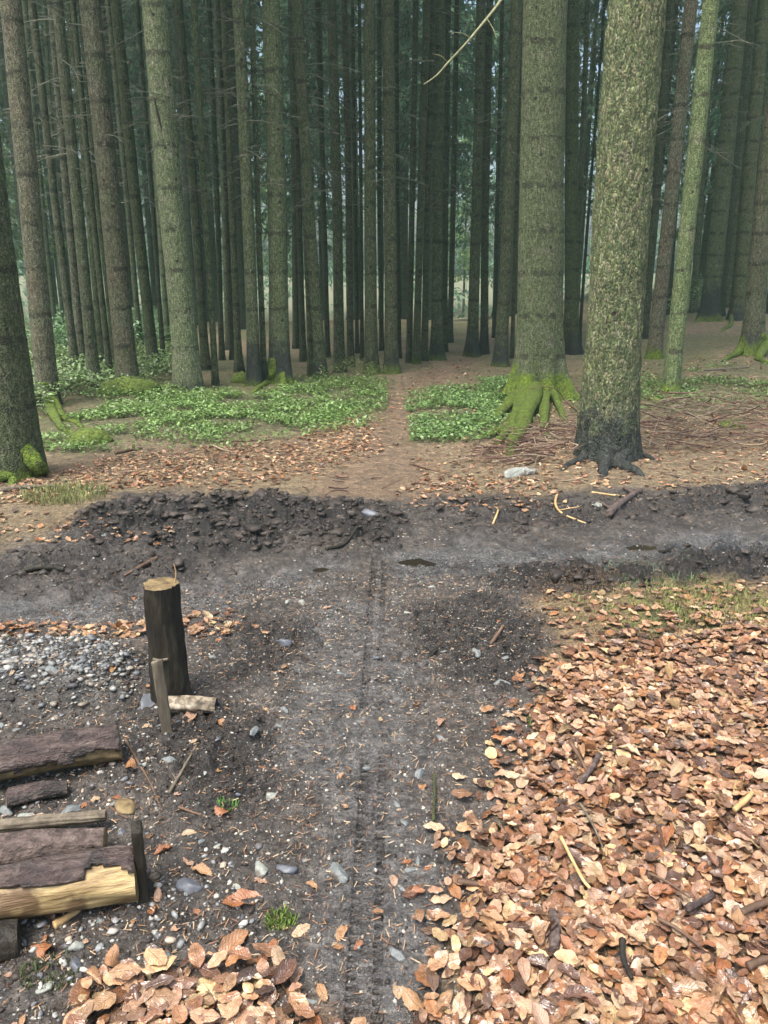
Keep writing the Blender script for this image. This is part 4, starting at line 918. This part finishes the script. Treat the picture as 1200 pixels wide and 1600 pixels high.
# ================================================================ LOGS, POST, STICKS
def log_between(name, label, a, b, r0, r1, mat, endmat='cutwood', bark=None, arc=None, seed=1, knots=True, seg=40, cat='log', bend=.02):
    a = np.array(a); b = np.array(b); L = np.linalg.norm(b-a); d = (b-a)/L; mid = (a+b)/2
    e = ob(name, None, tuple(a)); tag(e, label, cat); e.rotation_mode = 'QUATERNION'; e.rotation_quaternion = Vector(d).to_track_quat('X', 'Z')
    n = 46; xs = np.linspace(0, L, n); th = np.arange(seg)*2*math.pi/seg
    rad = r0+(r1-r0)*xs/L
    def surf(off, rough, t0=None):
        rr = rad[:, None]*(1+.16*(fbm(np.cos(th)[None]*1.2+5, np.sin(th)[None]*1.2+xs[:, None]*4, 1, 3, seed)-.5)*2)+off+rough*(fbm(np.cos(th)[None]*5+xs[:, None]*9, np.sin(th)[None]*5+xs[:, None]*3, 1, 4, seed+3)-.5)
        cy = bend*np.sin(xs/L*3.1)[:, None]
        return np.stack([np.broadcast_to(xs[:, None], rr.shape), rr*np.cos(th)[None], rr*np.sin(th)[None]+cy], -1)
    S = surf(0, .014); i = np.arange(n-1)[:, None]*seg; j = np.arange(seg)[None]; j2 = (j+1) % seg
    F = np.stack([i+j, i+j2, i+seg+j2, i+seg+j], -1).reshape(-1, 4)
    ob('wood' if bark else 'stem', mesh_np('wood', S.reshape(-1, 3), F, M[mat], True), parent=e)
    for q, nm in ((0, 0), (-1, 1)):
        ring = S[q]; c = ring.mean(0); rings = [ring, c+(ring-c)*.66, c+(ring-c)*.33]; V = np.vstack(rings+[c[None]]); V[seg:, 0] += (.003 if q else -.003)
        Fc = []
        for k in range(2):
            for m_ in range(seg): Fc.append([k*seg+m_, k*seg+(m_+1) % seg, (k+1)*seg+(m_+1) % seg, (k+1)*seg+m_])
        for m_ in range(seg): Fc.append([2*seg+m_, 2*seg+(m_+1) % seg, 3*seg, 3*seg])
        F4 = [f for f in Fc if f[2] != f[3]]; F3 = [f[:3] for f in Fc if f[2] == f[3]]
        bm = bmesh.new(); vs = [bm.verts.new(v) for v in V]
        for f in F4+F3: bm.faces.new([vs[t] for t in f])
        me = bpy.data.meshes.new('cut_end'); bm.to_mesh(me); bm.free(); me.materials.append(M[endmat]); ob('cut_end', me, parent=e)
    if bark:
        So = surf(.010, .024)
        keep = []
        for ii in range(n-1):
            for jj in range(seg):
                t = th[jj]; lo, hi = arc; w = .55*(fbm(np.array([xs[ii]*11.]), np.array([1.+seed]), 1, 3, 2)[0]-.5)*2
                w2 = .5*(fbm(np.array([xs[ii]*9.]), np.array([5.+seed]), 1, 3, 2)[0]-.5)*2
                tt = t if t <= hi+1 else t-2*math.pi
                if lo+w2 < tt < hi+w: keep.append([ii*seg+jj, ii*seg+(jj+1) % seg, (ii+1)*seg+(jj+1) % seg, (ii+1)*seg+jj])
        me = mesh_np('bark', So.reshape(-1, 3), np.array(keep), M[bark], True); o = ob('bark', me, parent=e)
        md = o.modifiers.new('thick', 'SOLIDIFY'); md.thickness = .011; md.offset = -1
    return e
def P3(px, py, z): return at_z(px, py, z)
# th: cos -> local Y, sin -> local Z. local +X goes from left to right, +Y away from camera
log_between('log', "upper log with purple wet bark and a pale split side", P3(-200,1244,.05), P3(188,1162,.06), .058, .056, 'cutwood', bark='redbark', arc=(-.9, 2.95), seed=3)
log_between('log', "thick peeled log with bright yellow side and purple bark on top", P3(-230,1452,.06), P3(214,1366,.07), .064, .066, 'peeled', bark='redbark', arc=(-.8, 2.15), seed=8)
log_between('log', "mud crusted round log behind the peeled yellow one", P3(-220,1376,.04), P3(165,1318,.04), .050, .044, 'greybark', seed=12)
log_between('log', "short dark purple branch piece between the upper log and the plank", P3(12,1248,.03), P3(105,1232,.02), .030, .024, 'redbark', endmat='stick', seed=15, bend=.01)
log_between('log', "thin weathered pole with a leaf on it at the left edge", P3(-160,1318,.03), P3(165,1275,.03), .022, .016, 'graywood', endmat='stick', seed=18, bend=.01)
log_between('log', "lowest rotten dark log under the peeled one", P3(-260,1545,.03), P3(30,1470,.02), .055, .045, 'postbark', endmat='postbark', seed=21)
log_between('log', "short birch-like log lying at the foot of the post", P3(262,1102,.03), P3(338,1103,.028), .033, .028, 'birch', endmat='postbark', seed=25, bend=.003)
lgE = find("thick peeled log")
V = I2V*np.array([.016, .012, .006]); kn_ = ob('knot', mesh_np('knot', V, I2F, M['postbark'], True), parent=lgE); kn_.location = (.72, -.052, .028); kn_.rotation_euler = (1.1, 0, 0)
# wedge piece and dark upright strip at the log ends
def box_piece(name, label, cat, base, top, w, d, mat, ragged=.0, yaw=0, seed=0):
    base = np.array(base); top = np.array(top); ax = top-base; n = 14; r = np.random.default_rng(seed); V = []
    for k in range(n):
        t = k/(n-1); c = ax*t; ww = w*(1-.12*t)*(1+.06*r.normal()); dd = d*(1+.05*r.normal())
        for sx, sy in ((-1, -1), (1, -1), (1, 1), (-1, 1)):
            x, y = sx*ww/2, sy*dd/2; xx = x*math.cos(yaw)-y*math.sin(yaw); yy = x*math.sin(yaw)+y*math.cos(yaw)
            V.append(c+np.array([xx, yy, (ragged*r.uniform(-1, 1) if k == n-1 else 0)]))
    F = []
    for k in range(n-1):
        for j in range(4): F.append([k*4+j, k*4+(j+1) % 4, (k+1)*4+(j+1) % 4, (k+1)*4+j])
    F.append([(n-1)*4+j for j in range(4)])
    o = ob(name, mesh_np(name, np.array(V), np.array(F), M[mat], False), tuple(base)); tag(o, label, cat)
    bv = o.modifiers.new('b', 'BEVEL'); bv.width = min(w, d)*.18; bv.segments = 2; return o
b_ = at(262, 1140); box_piece('upright_piece', "thin grey wooden stake stuck in front of the post", 'stake', b_-[0, 0, .03], at_y(245, 1030, b_[1]-.0), .042, .018, 'graywood', .012, .15, 3)
b_ = at(224, 1400); box_piece('upright_piece', "dark upright strip at the ends of the peeled log", 'stake', b_-[0, 0, .03], at_y(213, 1290, b_[1]+.02), .030, .05, 'postbark', .01, .3, 4)  # narrow dark upright strip beside the log ends
b_ = P3(196, 1325, .07); stone(200,1322,40,"triangular orange-brown wood wedge on top of the log ends",'cutwood',.8,.55).location.z = .14
# post
pb = at(268, 1088); pt = at_y(251, 912, pb[1])
def post():
    e = ob('wooden_post', None, tuple(pb)); tag(e, "knee-high dark wet wooden post with sawn top left of the path", 'post')
    n = 60; seg = 48; th = np.arange(seg)*2*math.pi/seg; t = np.linspace(-.12, 1, n); ax = pt-pb
    rr = .070-.004*t[:, None]+.010*np.exp(-np.maximum(t, 0)*9)[:, None]+.012*(fbm(np.cos(th)[None]*2+9, np.sin(th)[None]*2+t[:, None]*1.2, 1, 3, 5)-.5)+.022*(fbm(np.cos(th)[None]*11+9, np.sin(th)[None]*11+t[:, None]*4, 1, 3, 6)-.5)
    c = t[:, None]*ax[None]; V = np.stack([rr*np.cos(th)+c[:, :1], rr*np.sin(th)+c[:, 1:2], np.broadcast_to(c[:, 2:], rr.shape)], -1)
    i = np.arange(n-1)[:, None]*seg; j = np.arange(seg)[None]; j2 = (j+1) % seg; F = np.stack([i+j, i+j2, i+seg+j2, i+seg+j], -1).reshape(-1, 4)
    ob('stem', mesh_np('stem', V.reshape(-1, 3), F, M['postbark'], True), parent=e)
    ring = V[-1]; cc = ring.mean(0); Vt = np.vstack([ring, cc+(ring-cc)*.6+[0, 0, .004], (cc+[0, 0, .006])[None]])
    F4 = np.array([[k, (k+1) % seg, seg+(k+1) % seg, seg+k] for k in range(seg)]+[[seg+k, seg+(k+1) % seg, 2*seg, 2*seg] for k in range(0)]); me = bpy.data.meshes.new('cut_top')
    bm = bmesh.new(); vs = [bm.verts.new(v) for v in Vt]
    for f in F4: bm.faces.new([vs[q] for q in f])
    for k in range(seg): bm.faces.new([vs[seg+k], vs[seg+(k+1) % seg], vs[2*seg]])
    bm.to_mesh(me); bm.free(); me.materials.append(M['cutwood']); ob('cut_top', me, parent=e)
    V, F = tube(curve_pts([at_y(240,1030,pb[1]-.07)-pb, at_y(250,1032,pb[1]-.085)-pb, at_y(262,1030,pb[1]-.07)-pb], 8), .006, 6); ob('branch_stub', mesh_np('branch_stub', V, F, M['graywood'], True), parent=e)
    V, F = tube(curve_pts([at_y(272,913,pb[1])-pb, at_y(275,895,pb[1])-pb, at_y(271,880,pb[1])-pb], 6), np.linspace(.003, .0015, 6), 4); ob('splinter', mesh_np('splinter', V, F, M['palestick'], True), parent=e)
post()
sl = stone(236,1100,42,"flat purplish slate leaning against the post foot",'darkstone',.9,.18,seed=77,yaw=.8,tilt=.5)
def stick(pts, r0, r1, label, mat='stick', name='stick', n=18, lift=.3, forks=0, cat='stick', zoff=0.0, group=None):
    P = []
    if zoff > .03: r0 *= .62; r1 *= .62; zoff -= .012
    for p in pts:
        g = at(p[0], p[1]); g[2] += r0*.7+(p[2] if len(p) > 2 else 0)+zoff; P.append(g)
    o0 = P[0].copy(); C = curve_pts(P, n)-o0; mb = MB(); V, F = tube(C, np.linspace(r0, r1, n), 8, .3, len(label)); mb.add(V, F)
    rr = np.random.default_rng(len(label)+n)
    for k in range(forks):
        i = rr.integers(3, n-3); L = .25*np.linalg.norm(C[-1]-C[0]); d = C[min(i+2, n-1)]-C[i]; d /= np.linalg.norm(d)+1e-6; s = np.array([-d[1], d[0], rr.uniform(0, .5)])*rr.choice([-1, 1])
        q = C[i]+(d*.6+s*.7)*np.linspace(0, 1, 5)[:, None]*L; V, F = tube(q, np.linspace(r0*.5, r1*.5, 5), 5); mb.add(V, F)
    o = ob(name, mb.mesh(name, M[mat], True), tuple(o0)); tag(o, label, cat, group); return o
stick([(875,1328),(890,1360),(908,1395),(920,1410)], .008, .006, "bright yellow peeled stick on the leaf carpet", 'palestick', zoff=.055)
stick([(715,1385),(750,1390),(790,1399),(815,1396)], .008, .006, "brown stick pointing onto the path from the leaves", 'stick', zoff=.012)
stick([(862,1440),(866,1465),(864,1500)], .020, .022, "short thick grey-brown branch piece in the leaf carpet", 'greybark', zoff=.035)
stick([(970,1488),(972,1520),(985,1550)], .015, .008, "dark forked branch piece low in the leaf carpet", 'postbark', forks=1, zoff=.045)
stick([(1070,1440),(1100,1424),(1112,1418)], .016, .013, "dark round stick piece on the leaves at the right", 'redbark', zoff=.045)
stick([(1155,1445),(1185,1432),(1210,1425)], .015, .013, "dark stick at the right edge among leaves", 'stick', zoff=.045)
stick([(1165,1530),(1190,1520),(1220,1515)], .015, .013, "dark broken stick low at the right edge", 'stick', zoff=.045)
stick([(1145,1282),(1160,1270),(1172,1256)], .013, .012, "short pale sawn stick on the leaves at the upper right", 'palestick', zoff=.045)
stick([(905,1235),(922,1215),(935,1190)], .016, .014, "greyish branch stub in the upper leaf carpet", 'greybark', zoff=.035)
stick([(890,1170),(905,1195),(918,1220)], .012, .01, "darker stub beside the greyish one", 'stick', zoff=.035)
stick([(905,1275),(925,1310),(940,1345)], .006, .004, "slim twig crossing the leaf carpet", 'graywood', zoff=.055)
stick([(1010,1385),(1040,1400),(1075,1425)], .006, .004, "slim dark twig in the middle of the leaf carpet", 'stick', zoff=.055)
stick([(1025,1455),(1060,1475),(1090,1500)], .008, .006, "dark twig under the curled leaves", 'stick', zoff=.05)
stick([(195,1155),(215,1190),(235,1225),(253,1268)], .0045, .003, "long thin twig running down beside the upper log", 'stick')
stick([(265,1240),(280,1215),(310,1198)], .007, .003, "bent grey twig left of the green sprig", 'graywood', forks=1)
stick([(280,1262),(300,1270),(325,1278)], .005, .003, "short brown twig pointing at the rust brown leaf", 'stick')
stick([(165,1255),(185,1272),(200,1280)], .004, .002, "forked little twig above the wood wedge", 'stick', forks=1)
stick([(0,1440),(60,1438),(120,1430),(150,1425)], .005, .003, "pale twig lying along the peeled log", 'palestick', zoff=.03)
stick([(85,1450),(110,1435),(125,1425)], .012, .006, "splintered pale root stub below the peeled log", 'palestick')
stick([(785,990),(765,1010),(748,1025)], .008, .006, "brown twig in the dark soil right of the upper path", 'stick')
stick([(670,1025),(690,1022),(712,1026)], .006, .004, "small dark twig on the right half of the path", 'postbark')
stick([(870,775),(868,790),(880,805),(915,818)], .010, .006, "curved pale branch in the mud beneath the great scaly tree", 'palestick', forks=1)
stick([(950,812),(970,790),(1000,770)], .030, .020, "thick broken branch on the track beneath the great scaly tree", 'greybark', forks=2)
stick([(925,768),(960,775),(985,778)], .010, .006, "pale stick behind the small pale blue stone", 'palestick')
stick([(770,820),(778,800),(772,790)], .008, .004, "small hooked pale stick in the track mud", 'palestick')
stick([(1080,1000),(1000,985),(985,990)], .008, .004, "thin bare twig lying across the mossy patch", 'graywood')
stick([(1000,780),(1040,775),(1090,770)], .012, .008, "straight grey stick on the far side of the track right", 'graywood')
stick([(0,770),(40,764),(90,762)], .022, .012, "grey broken branch at the foot of the thick left trunk", 'graywood')
stick([(180,710),(205,705),(222,702)], .016, .008, "dark fallen branch near the green ground cover", 'stick', forks=1)
stick([(340,702),(360,706),(382,704)], .012, .006, "small dark stick on the needle floor left of the trail", 'stick')
stick([(100,895),(60,898),(20,903)], .020, .014, "dark wet branch in the mud at the left", 'postbark')
stick([(245,872),(220,890),(195,905)], .014, .008, "brown stick behind the post top", 'stick')
stick([(820,728),(850,715),(860,705)], .008, .005, "reddish twig above the long pale slab", 'stick', forks=2)
stick([(510,860),(540,850),(560,835)], .012, .007, "dark wet stick by the puddle", 'postbark', forks=1)
stick([(677,1215),(679,1245),(677,1290)], .003, .0045, "thin upright green mossy twig on the path", 'mossytwig', zoff=.015)
stick([(345,690),(390,690),(425,688)], .01, .006, "stick at the lower edge of the green ground cover", 'stick')
stick([(1100,580),(1130,578),(1170,575)], .02, .012, "grey branch on the needle slope at the right", 'graywood')
stick([(640,725),(675,735),(700,742)], .008, .004, "thin twig right of the trail mouth", 'stick', forks=1)
# brushwood piles
def brush(label, zn, n, seed, zmax, L, mats='stick'):
    r = np.random.default_rng(seed); Z['b'] = poly(zn); x, y = scatter_zone('b', n, r, .15, (-8, 9), (4, 20)); h = hgt(x, y); mb = MB()
    for k in range(len(x)):
        a = r.normal(0, .7)+(math.pi if r.random() < .5 else 0); l = L*r.uniform(.4, 1.4); d = np.array([math.cos(a), math.sin(a), r.normal(0, .22)])
        c = np.array([x[k], y[k], h[k]+.015+r.random()*zmax]); m = 6; t = np.linspace(-.5, .5, m)[:, None]
        P = c+d*t*l+np.array([-d[1], d[0], r.normal(0, .5)])*(t*t)*l*r.normal(0, .5)
        P[:, 2] = np.maximum(P[:, 2], h[k]-.01); rad = r.uniform(.002, .007)*(1 if r.random() < .9 else 2)
        V, F = tube(P, np.linspace(rad, rad*.45, m), 4); c3 = np.array([(.10,.055,.04),(.16,.09,.07),(.20,.16,.12),(.06,.035,.03),(.30,.24,.17)])[r.integers(0, 5)]
        mb.add(V, F, c3)
    tag(ob('brushwood', mb.mesh('brushwood', M['clod'])), label, 'brushwood', kind='stuff')
brush("tangled reddish brushwood right of the great scaly tree", [(985,650),(1060,630),(1200,640),(1500,640),(1500,690),(1200,705),(1080,705),(985,700)], 700, 3, .18, .38)
brush("reddish twigs heaped between the moss-rooted and the scaly tree", [(790,690),(850,665),(900,660),(905,715),(850,722),(780,735),(730,720)], 260, 4, .10, .28)
brush("thin twigs strewn over the needle floor beyond the track", [(0,770),(60,720),(600,690),(640,745),(700,700),(1200,700),(1200,760),(600,770),(200,760)], 90, 5, .01, .18)
# ================================================================ GREEN PLANTS
def herbs(name, label, cat, specs, seed):
    r = np.random.default_rng(seed); VV = []; CC = []
    for (k, n, size, hmax, base, var, xl, yl) in specs:
        x, y = scatter_zone(k, n, r, .65, xl, yl, (1.6, .33, .52)); m = len(x); h = hgt(x, y)
        hh = hmax*(.35+.9*fbm(x, y, 1.5, 2, 55))*r.random(m)**.6
        c = np.stack([x, y, h+hh], -1); a = r.uniform(0, 6.28, m); sz = size*r.uniform(.6, 1.4, m)
        d = np.stack([np.cos(a), np.sin(a), r.normal(.0, .35, m)], -1)*sz[:, None]; w = np.stack([-np.sin(a), np.cos(a), r.normal(0, .35, m)], -1)*(sz*.42)[:, None]
        up = np.array([0, 0, 1.])*(sz*.18)[:, None]
        q = np.stack([c, c+d*.35+w+up, c+d*.9+w*.45+up*.6, c+d*1.15-up*.4, c+d*.9-w*.45+up*.6, c+d*.35-w+up], 1)
        VV.append(q.reshape(-1, 3)); col = np.array(base)[None]*r.uniform(.55, 1.7, (m, 1))+np.array(var)[None]*r.random((m, 1)); CC.append(np.repeat(col, 6, 0))
    V = np.vstack(VV); C = np.vstack(CC); n = len(V)//6; b = np.arange(n)[:, None]*6
    F = np.concatenate([b+np.array([[0, 1, 2, 3]]), b+np.array([[0, 3, 4, 5]])]); 
    return tag(ob(name, mesh_np(name, V, F, M['herb'], True, C)), label, cat, kind='stuff')
herbs('ground_cover', "bright green low leafy plants left of the trail", 'ground cover', [('green1', 19000, .030, .10, (.11, .20, .06), (.07, .09, .03), (-6, 2), (7, 13))], 1)
herbs('ground_cover', "bright green leafy patch between the trail and the great moss-rooted tree", 'ground cover', [('green2', 9000, .030, .09, (.10, .185, .06), (.06, .08, .03), (0, 4), (7, 14))], 2)
herbs('bilberry_scrub', "light green low shrubs among the trunks at the far left", 'shrub', [('green3', 26000, .045, .32, (.12, .19, .08), (.05, .07, .03), (-12, 0), (8, 24))], 3)
herbs('ground_cover', "sparse green plants on the needle slope at the right", 'ground cover', [('green4', 12000, .032, .07, (.10, .16, .05), (.03, .05, .02), (2, 12), (8, 16))], 4)
Z['bush'] = poly([(510,640),(500,600),(530,580),(580,585),(605,610),(590,640)])
herbs('low_shrub', "scrubby twiggy bush left of the trail in front of the olive trunk", 'shrub', [('bush', 3000, .018, .42, (.07, .10, .035), (.03, .04, .01), (-3, 1), (8, 14))], 5)
Z['bleft'] = poly([(60,560),(75,520),(150,500),(250,510),(260,545),(180,560)])
herbs('bilberry_scrub', "taller pale green bushes far behind at the left", 'shrub', [('bleft', 14000, .07, .8, (.09, .17, .08), (.04, .07, .03), (-22, 0), (14, 45))], 6)
Z['bright_'] = poly([(1030,520),(1050,485),(1200,478),(1400,480),(1400,505),(1140,505),(1080,525)])
herbs('bilberry_scrub', "green bushes behind the bright gap at the right", 'shrub', [('bright_', 10000, .07, 1.0, (.09, .17, .08), (.04, .07, .03), (3, 40), (16, 55))], 7)
def grass_tuft(px, py, rad, n, hmax, label, seed, col=(.14, .17, .05)):
    r = np.random.default_rng(seed); p = at(px, py); a = r.uniform(0, 6.28, n); rr = rad*np.sqrt(r.random(n)); x = p[0]+rr*np.cos(a); y = p[1]+rr*np.sin(a)*.8; h = hgt(x, y)
    c = np.stack([x, y, h-.004], -1); b = r.uniform(0, 6.28, n); L = hmax*r.uniform(.4, 1.2, n); d = np.stack([np.cos(b), np.sin(b), 0*b], -1)
    w = np.stack([-np.sin(b), np.cos(b), 0*b], -1)*(.0018+.004*hmax); up = np.array([0, 0, 1.])
    m1 = c+d*(L*.35)[:, None]+up*(L*.55)[:, None]; t = c+d*(L*.95)[:, None]+up*(L*.5)[:, None]
    V = np.stack([c-w, c+w, m1+w*.7, t, m1-w*.7], 1)-p; C = np.repeat(np.array(col)[None]*r.uniform(.5, 1.6, (n, 1)), 5, 0)
    bq = np.arange(n)[:, None]*5; F = bq+np.array([[0, 1, 2, 4]]); F2 = bq+np.array([[4, 2, 3, 3]]); bm = None
    me = mesh_np('grass_tuft', V.reshape(-1, 3), F, M['herb'], False, C); o = ob('grass_tuft', me, tuple(p)); tag(o, label, 'grass'); return o
grass_tuft(100,775,.32,900,.12,"flat yellow-green grass tuft below the thick left trunk",1)
grass_tuft(1040,945,.5,1500,.05,"yellow-green moss and grass streak at the edge of the track",2,(.16,.19,.05))
grass_tuft(1125,950,.3,900,.05,"grassy streak right of the mossy streak by the track",9,(.17,.19,.05))
grass_tuft(1060,980,.22,500,.04,"darker green moss tuft among leaves by the track",3,(.08,.13,.04))
grass_tuft(835,1128,.035,160,.03,"small dark green tuft at the right path edge",4,(.07,.13,.04))
grass_tuft(438,1440,.04,260,.035,"small bright moss tuft left of the lower path",5,(.12,.19,.04))
grass_tuft(355,1258,.03,60,.04,"green sprig beside the rust brown leaf",6,(.10,.24,.05))
grass_tuft(75,1520,.07,260,.03,"dark mossy tuft on the grit at the bottom left",7,(.06,.08,.03))
grass_tuft(1020,895,.3,260,.06,"thin green blades in the dark rut at the right",8,(.06,.13,.05))
grass_tuft(640,620,.2,160,.05,"tiny green tuft at the side of the trail",10)
grass_tuft(120,1000,.08,220,.03,"little green tuft among leaves above the gravel bank",11,(.10,.16,.05))
grass_tuft(985,1145,.06,160,.03,"dark green moss spot inside the leaf carpet",12,(.06,.11,.04))
# mossy stump mounds
def mound(px, py, w, h, label, seed):
    p = at(px, py); V = I3V.copy(); n = fbm(V[:, 0]*2+seed, V[:, 1]*2+V[:, 2], 1.5, 3, seed); V = V*(.75+.5*n[:, None])*np.array([w, w*.8, h]); o = ob('moss_cushion', mesh_np('moss_cushion', V, I3F, M['mossm'], True), tuple(p)); tag(o, label, 'moss')
mound(378,597,.18,.16,"mossy stump lump beside the mossy rooted tree",1); mound(200,612,.42,.20,"mossy mound at the foot of the stout reddish trunk",2)
mound(1142,668,.14,.09,"bright green moss cushion by the brushwood at the right",3); mound(140,690,.22,.13,"mossy hump over the root at the left",4)
# ================================================================ HAZE
def haze():
    m = bpy.data.materials.new('haze'); m.use_nodes = True; nt = m.node_tree; nt.nodes.remove(nt.nodes['Principled BSDF'])
    v = nt.nodes.new('ShaderNodeVolumePrincipled'); v.inputs['Color'].default_value = (.60, .97, .80, 1); v.inputs['Density'].default_value = .0022; v.inputs['Anisotropy'].default_value = .2
    nt.links.new(v.outputs[0], nt.nodes['Material Output'].inputs['Volume'])
    x0, x1, y0, y1, z0, z1 = -85, 85, -12, 112, -2.2, 33
    V = [(x, y, z) for z in (z0, z1) for y in (y0, y1) for x in (x0, x1)]; F = [(0, 2, 3, 1), (4, 5, 7, 6), (0, 1, 5, 4), (2, 6, 7, 3), (0, 4, 6, 2), (1, 3, 7, 5)]
    tag(ob('haze', mesh_np('haze', np.array(V), np.array(F), m)), "thin damp greenish air between the trunks", 'haze', kind='stuff')
USE_HAZE = True
if USE_HAZE: haze()
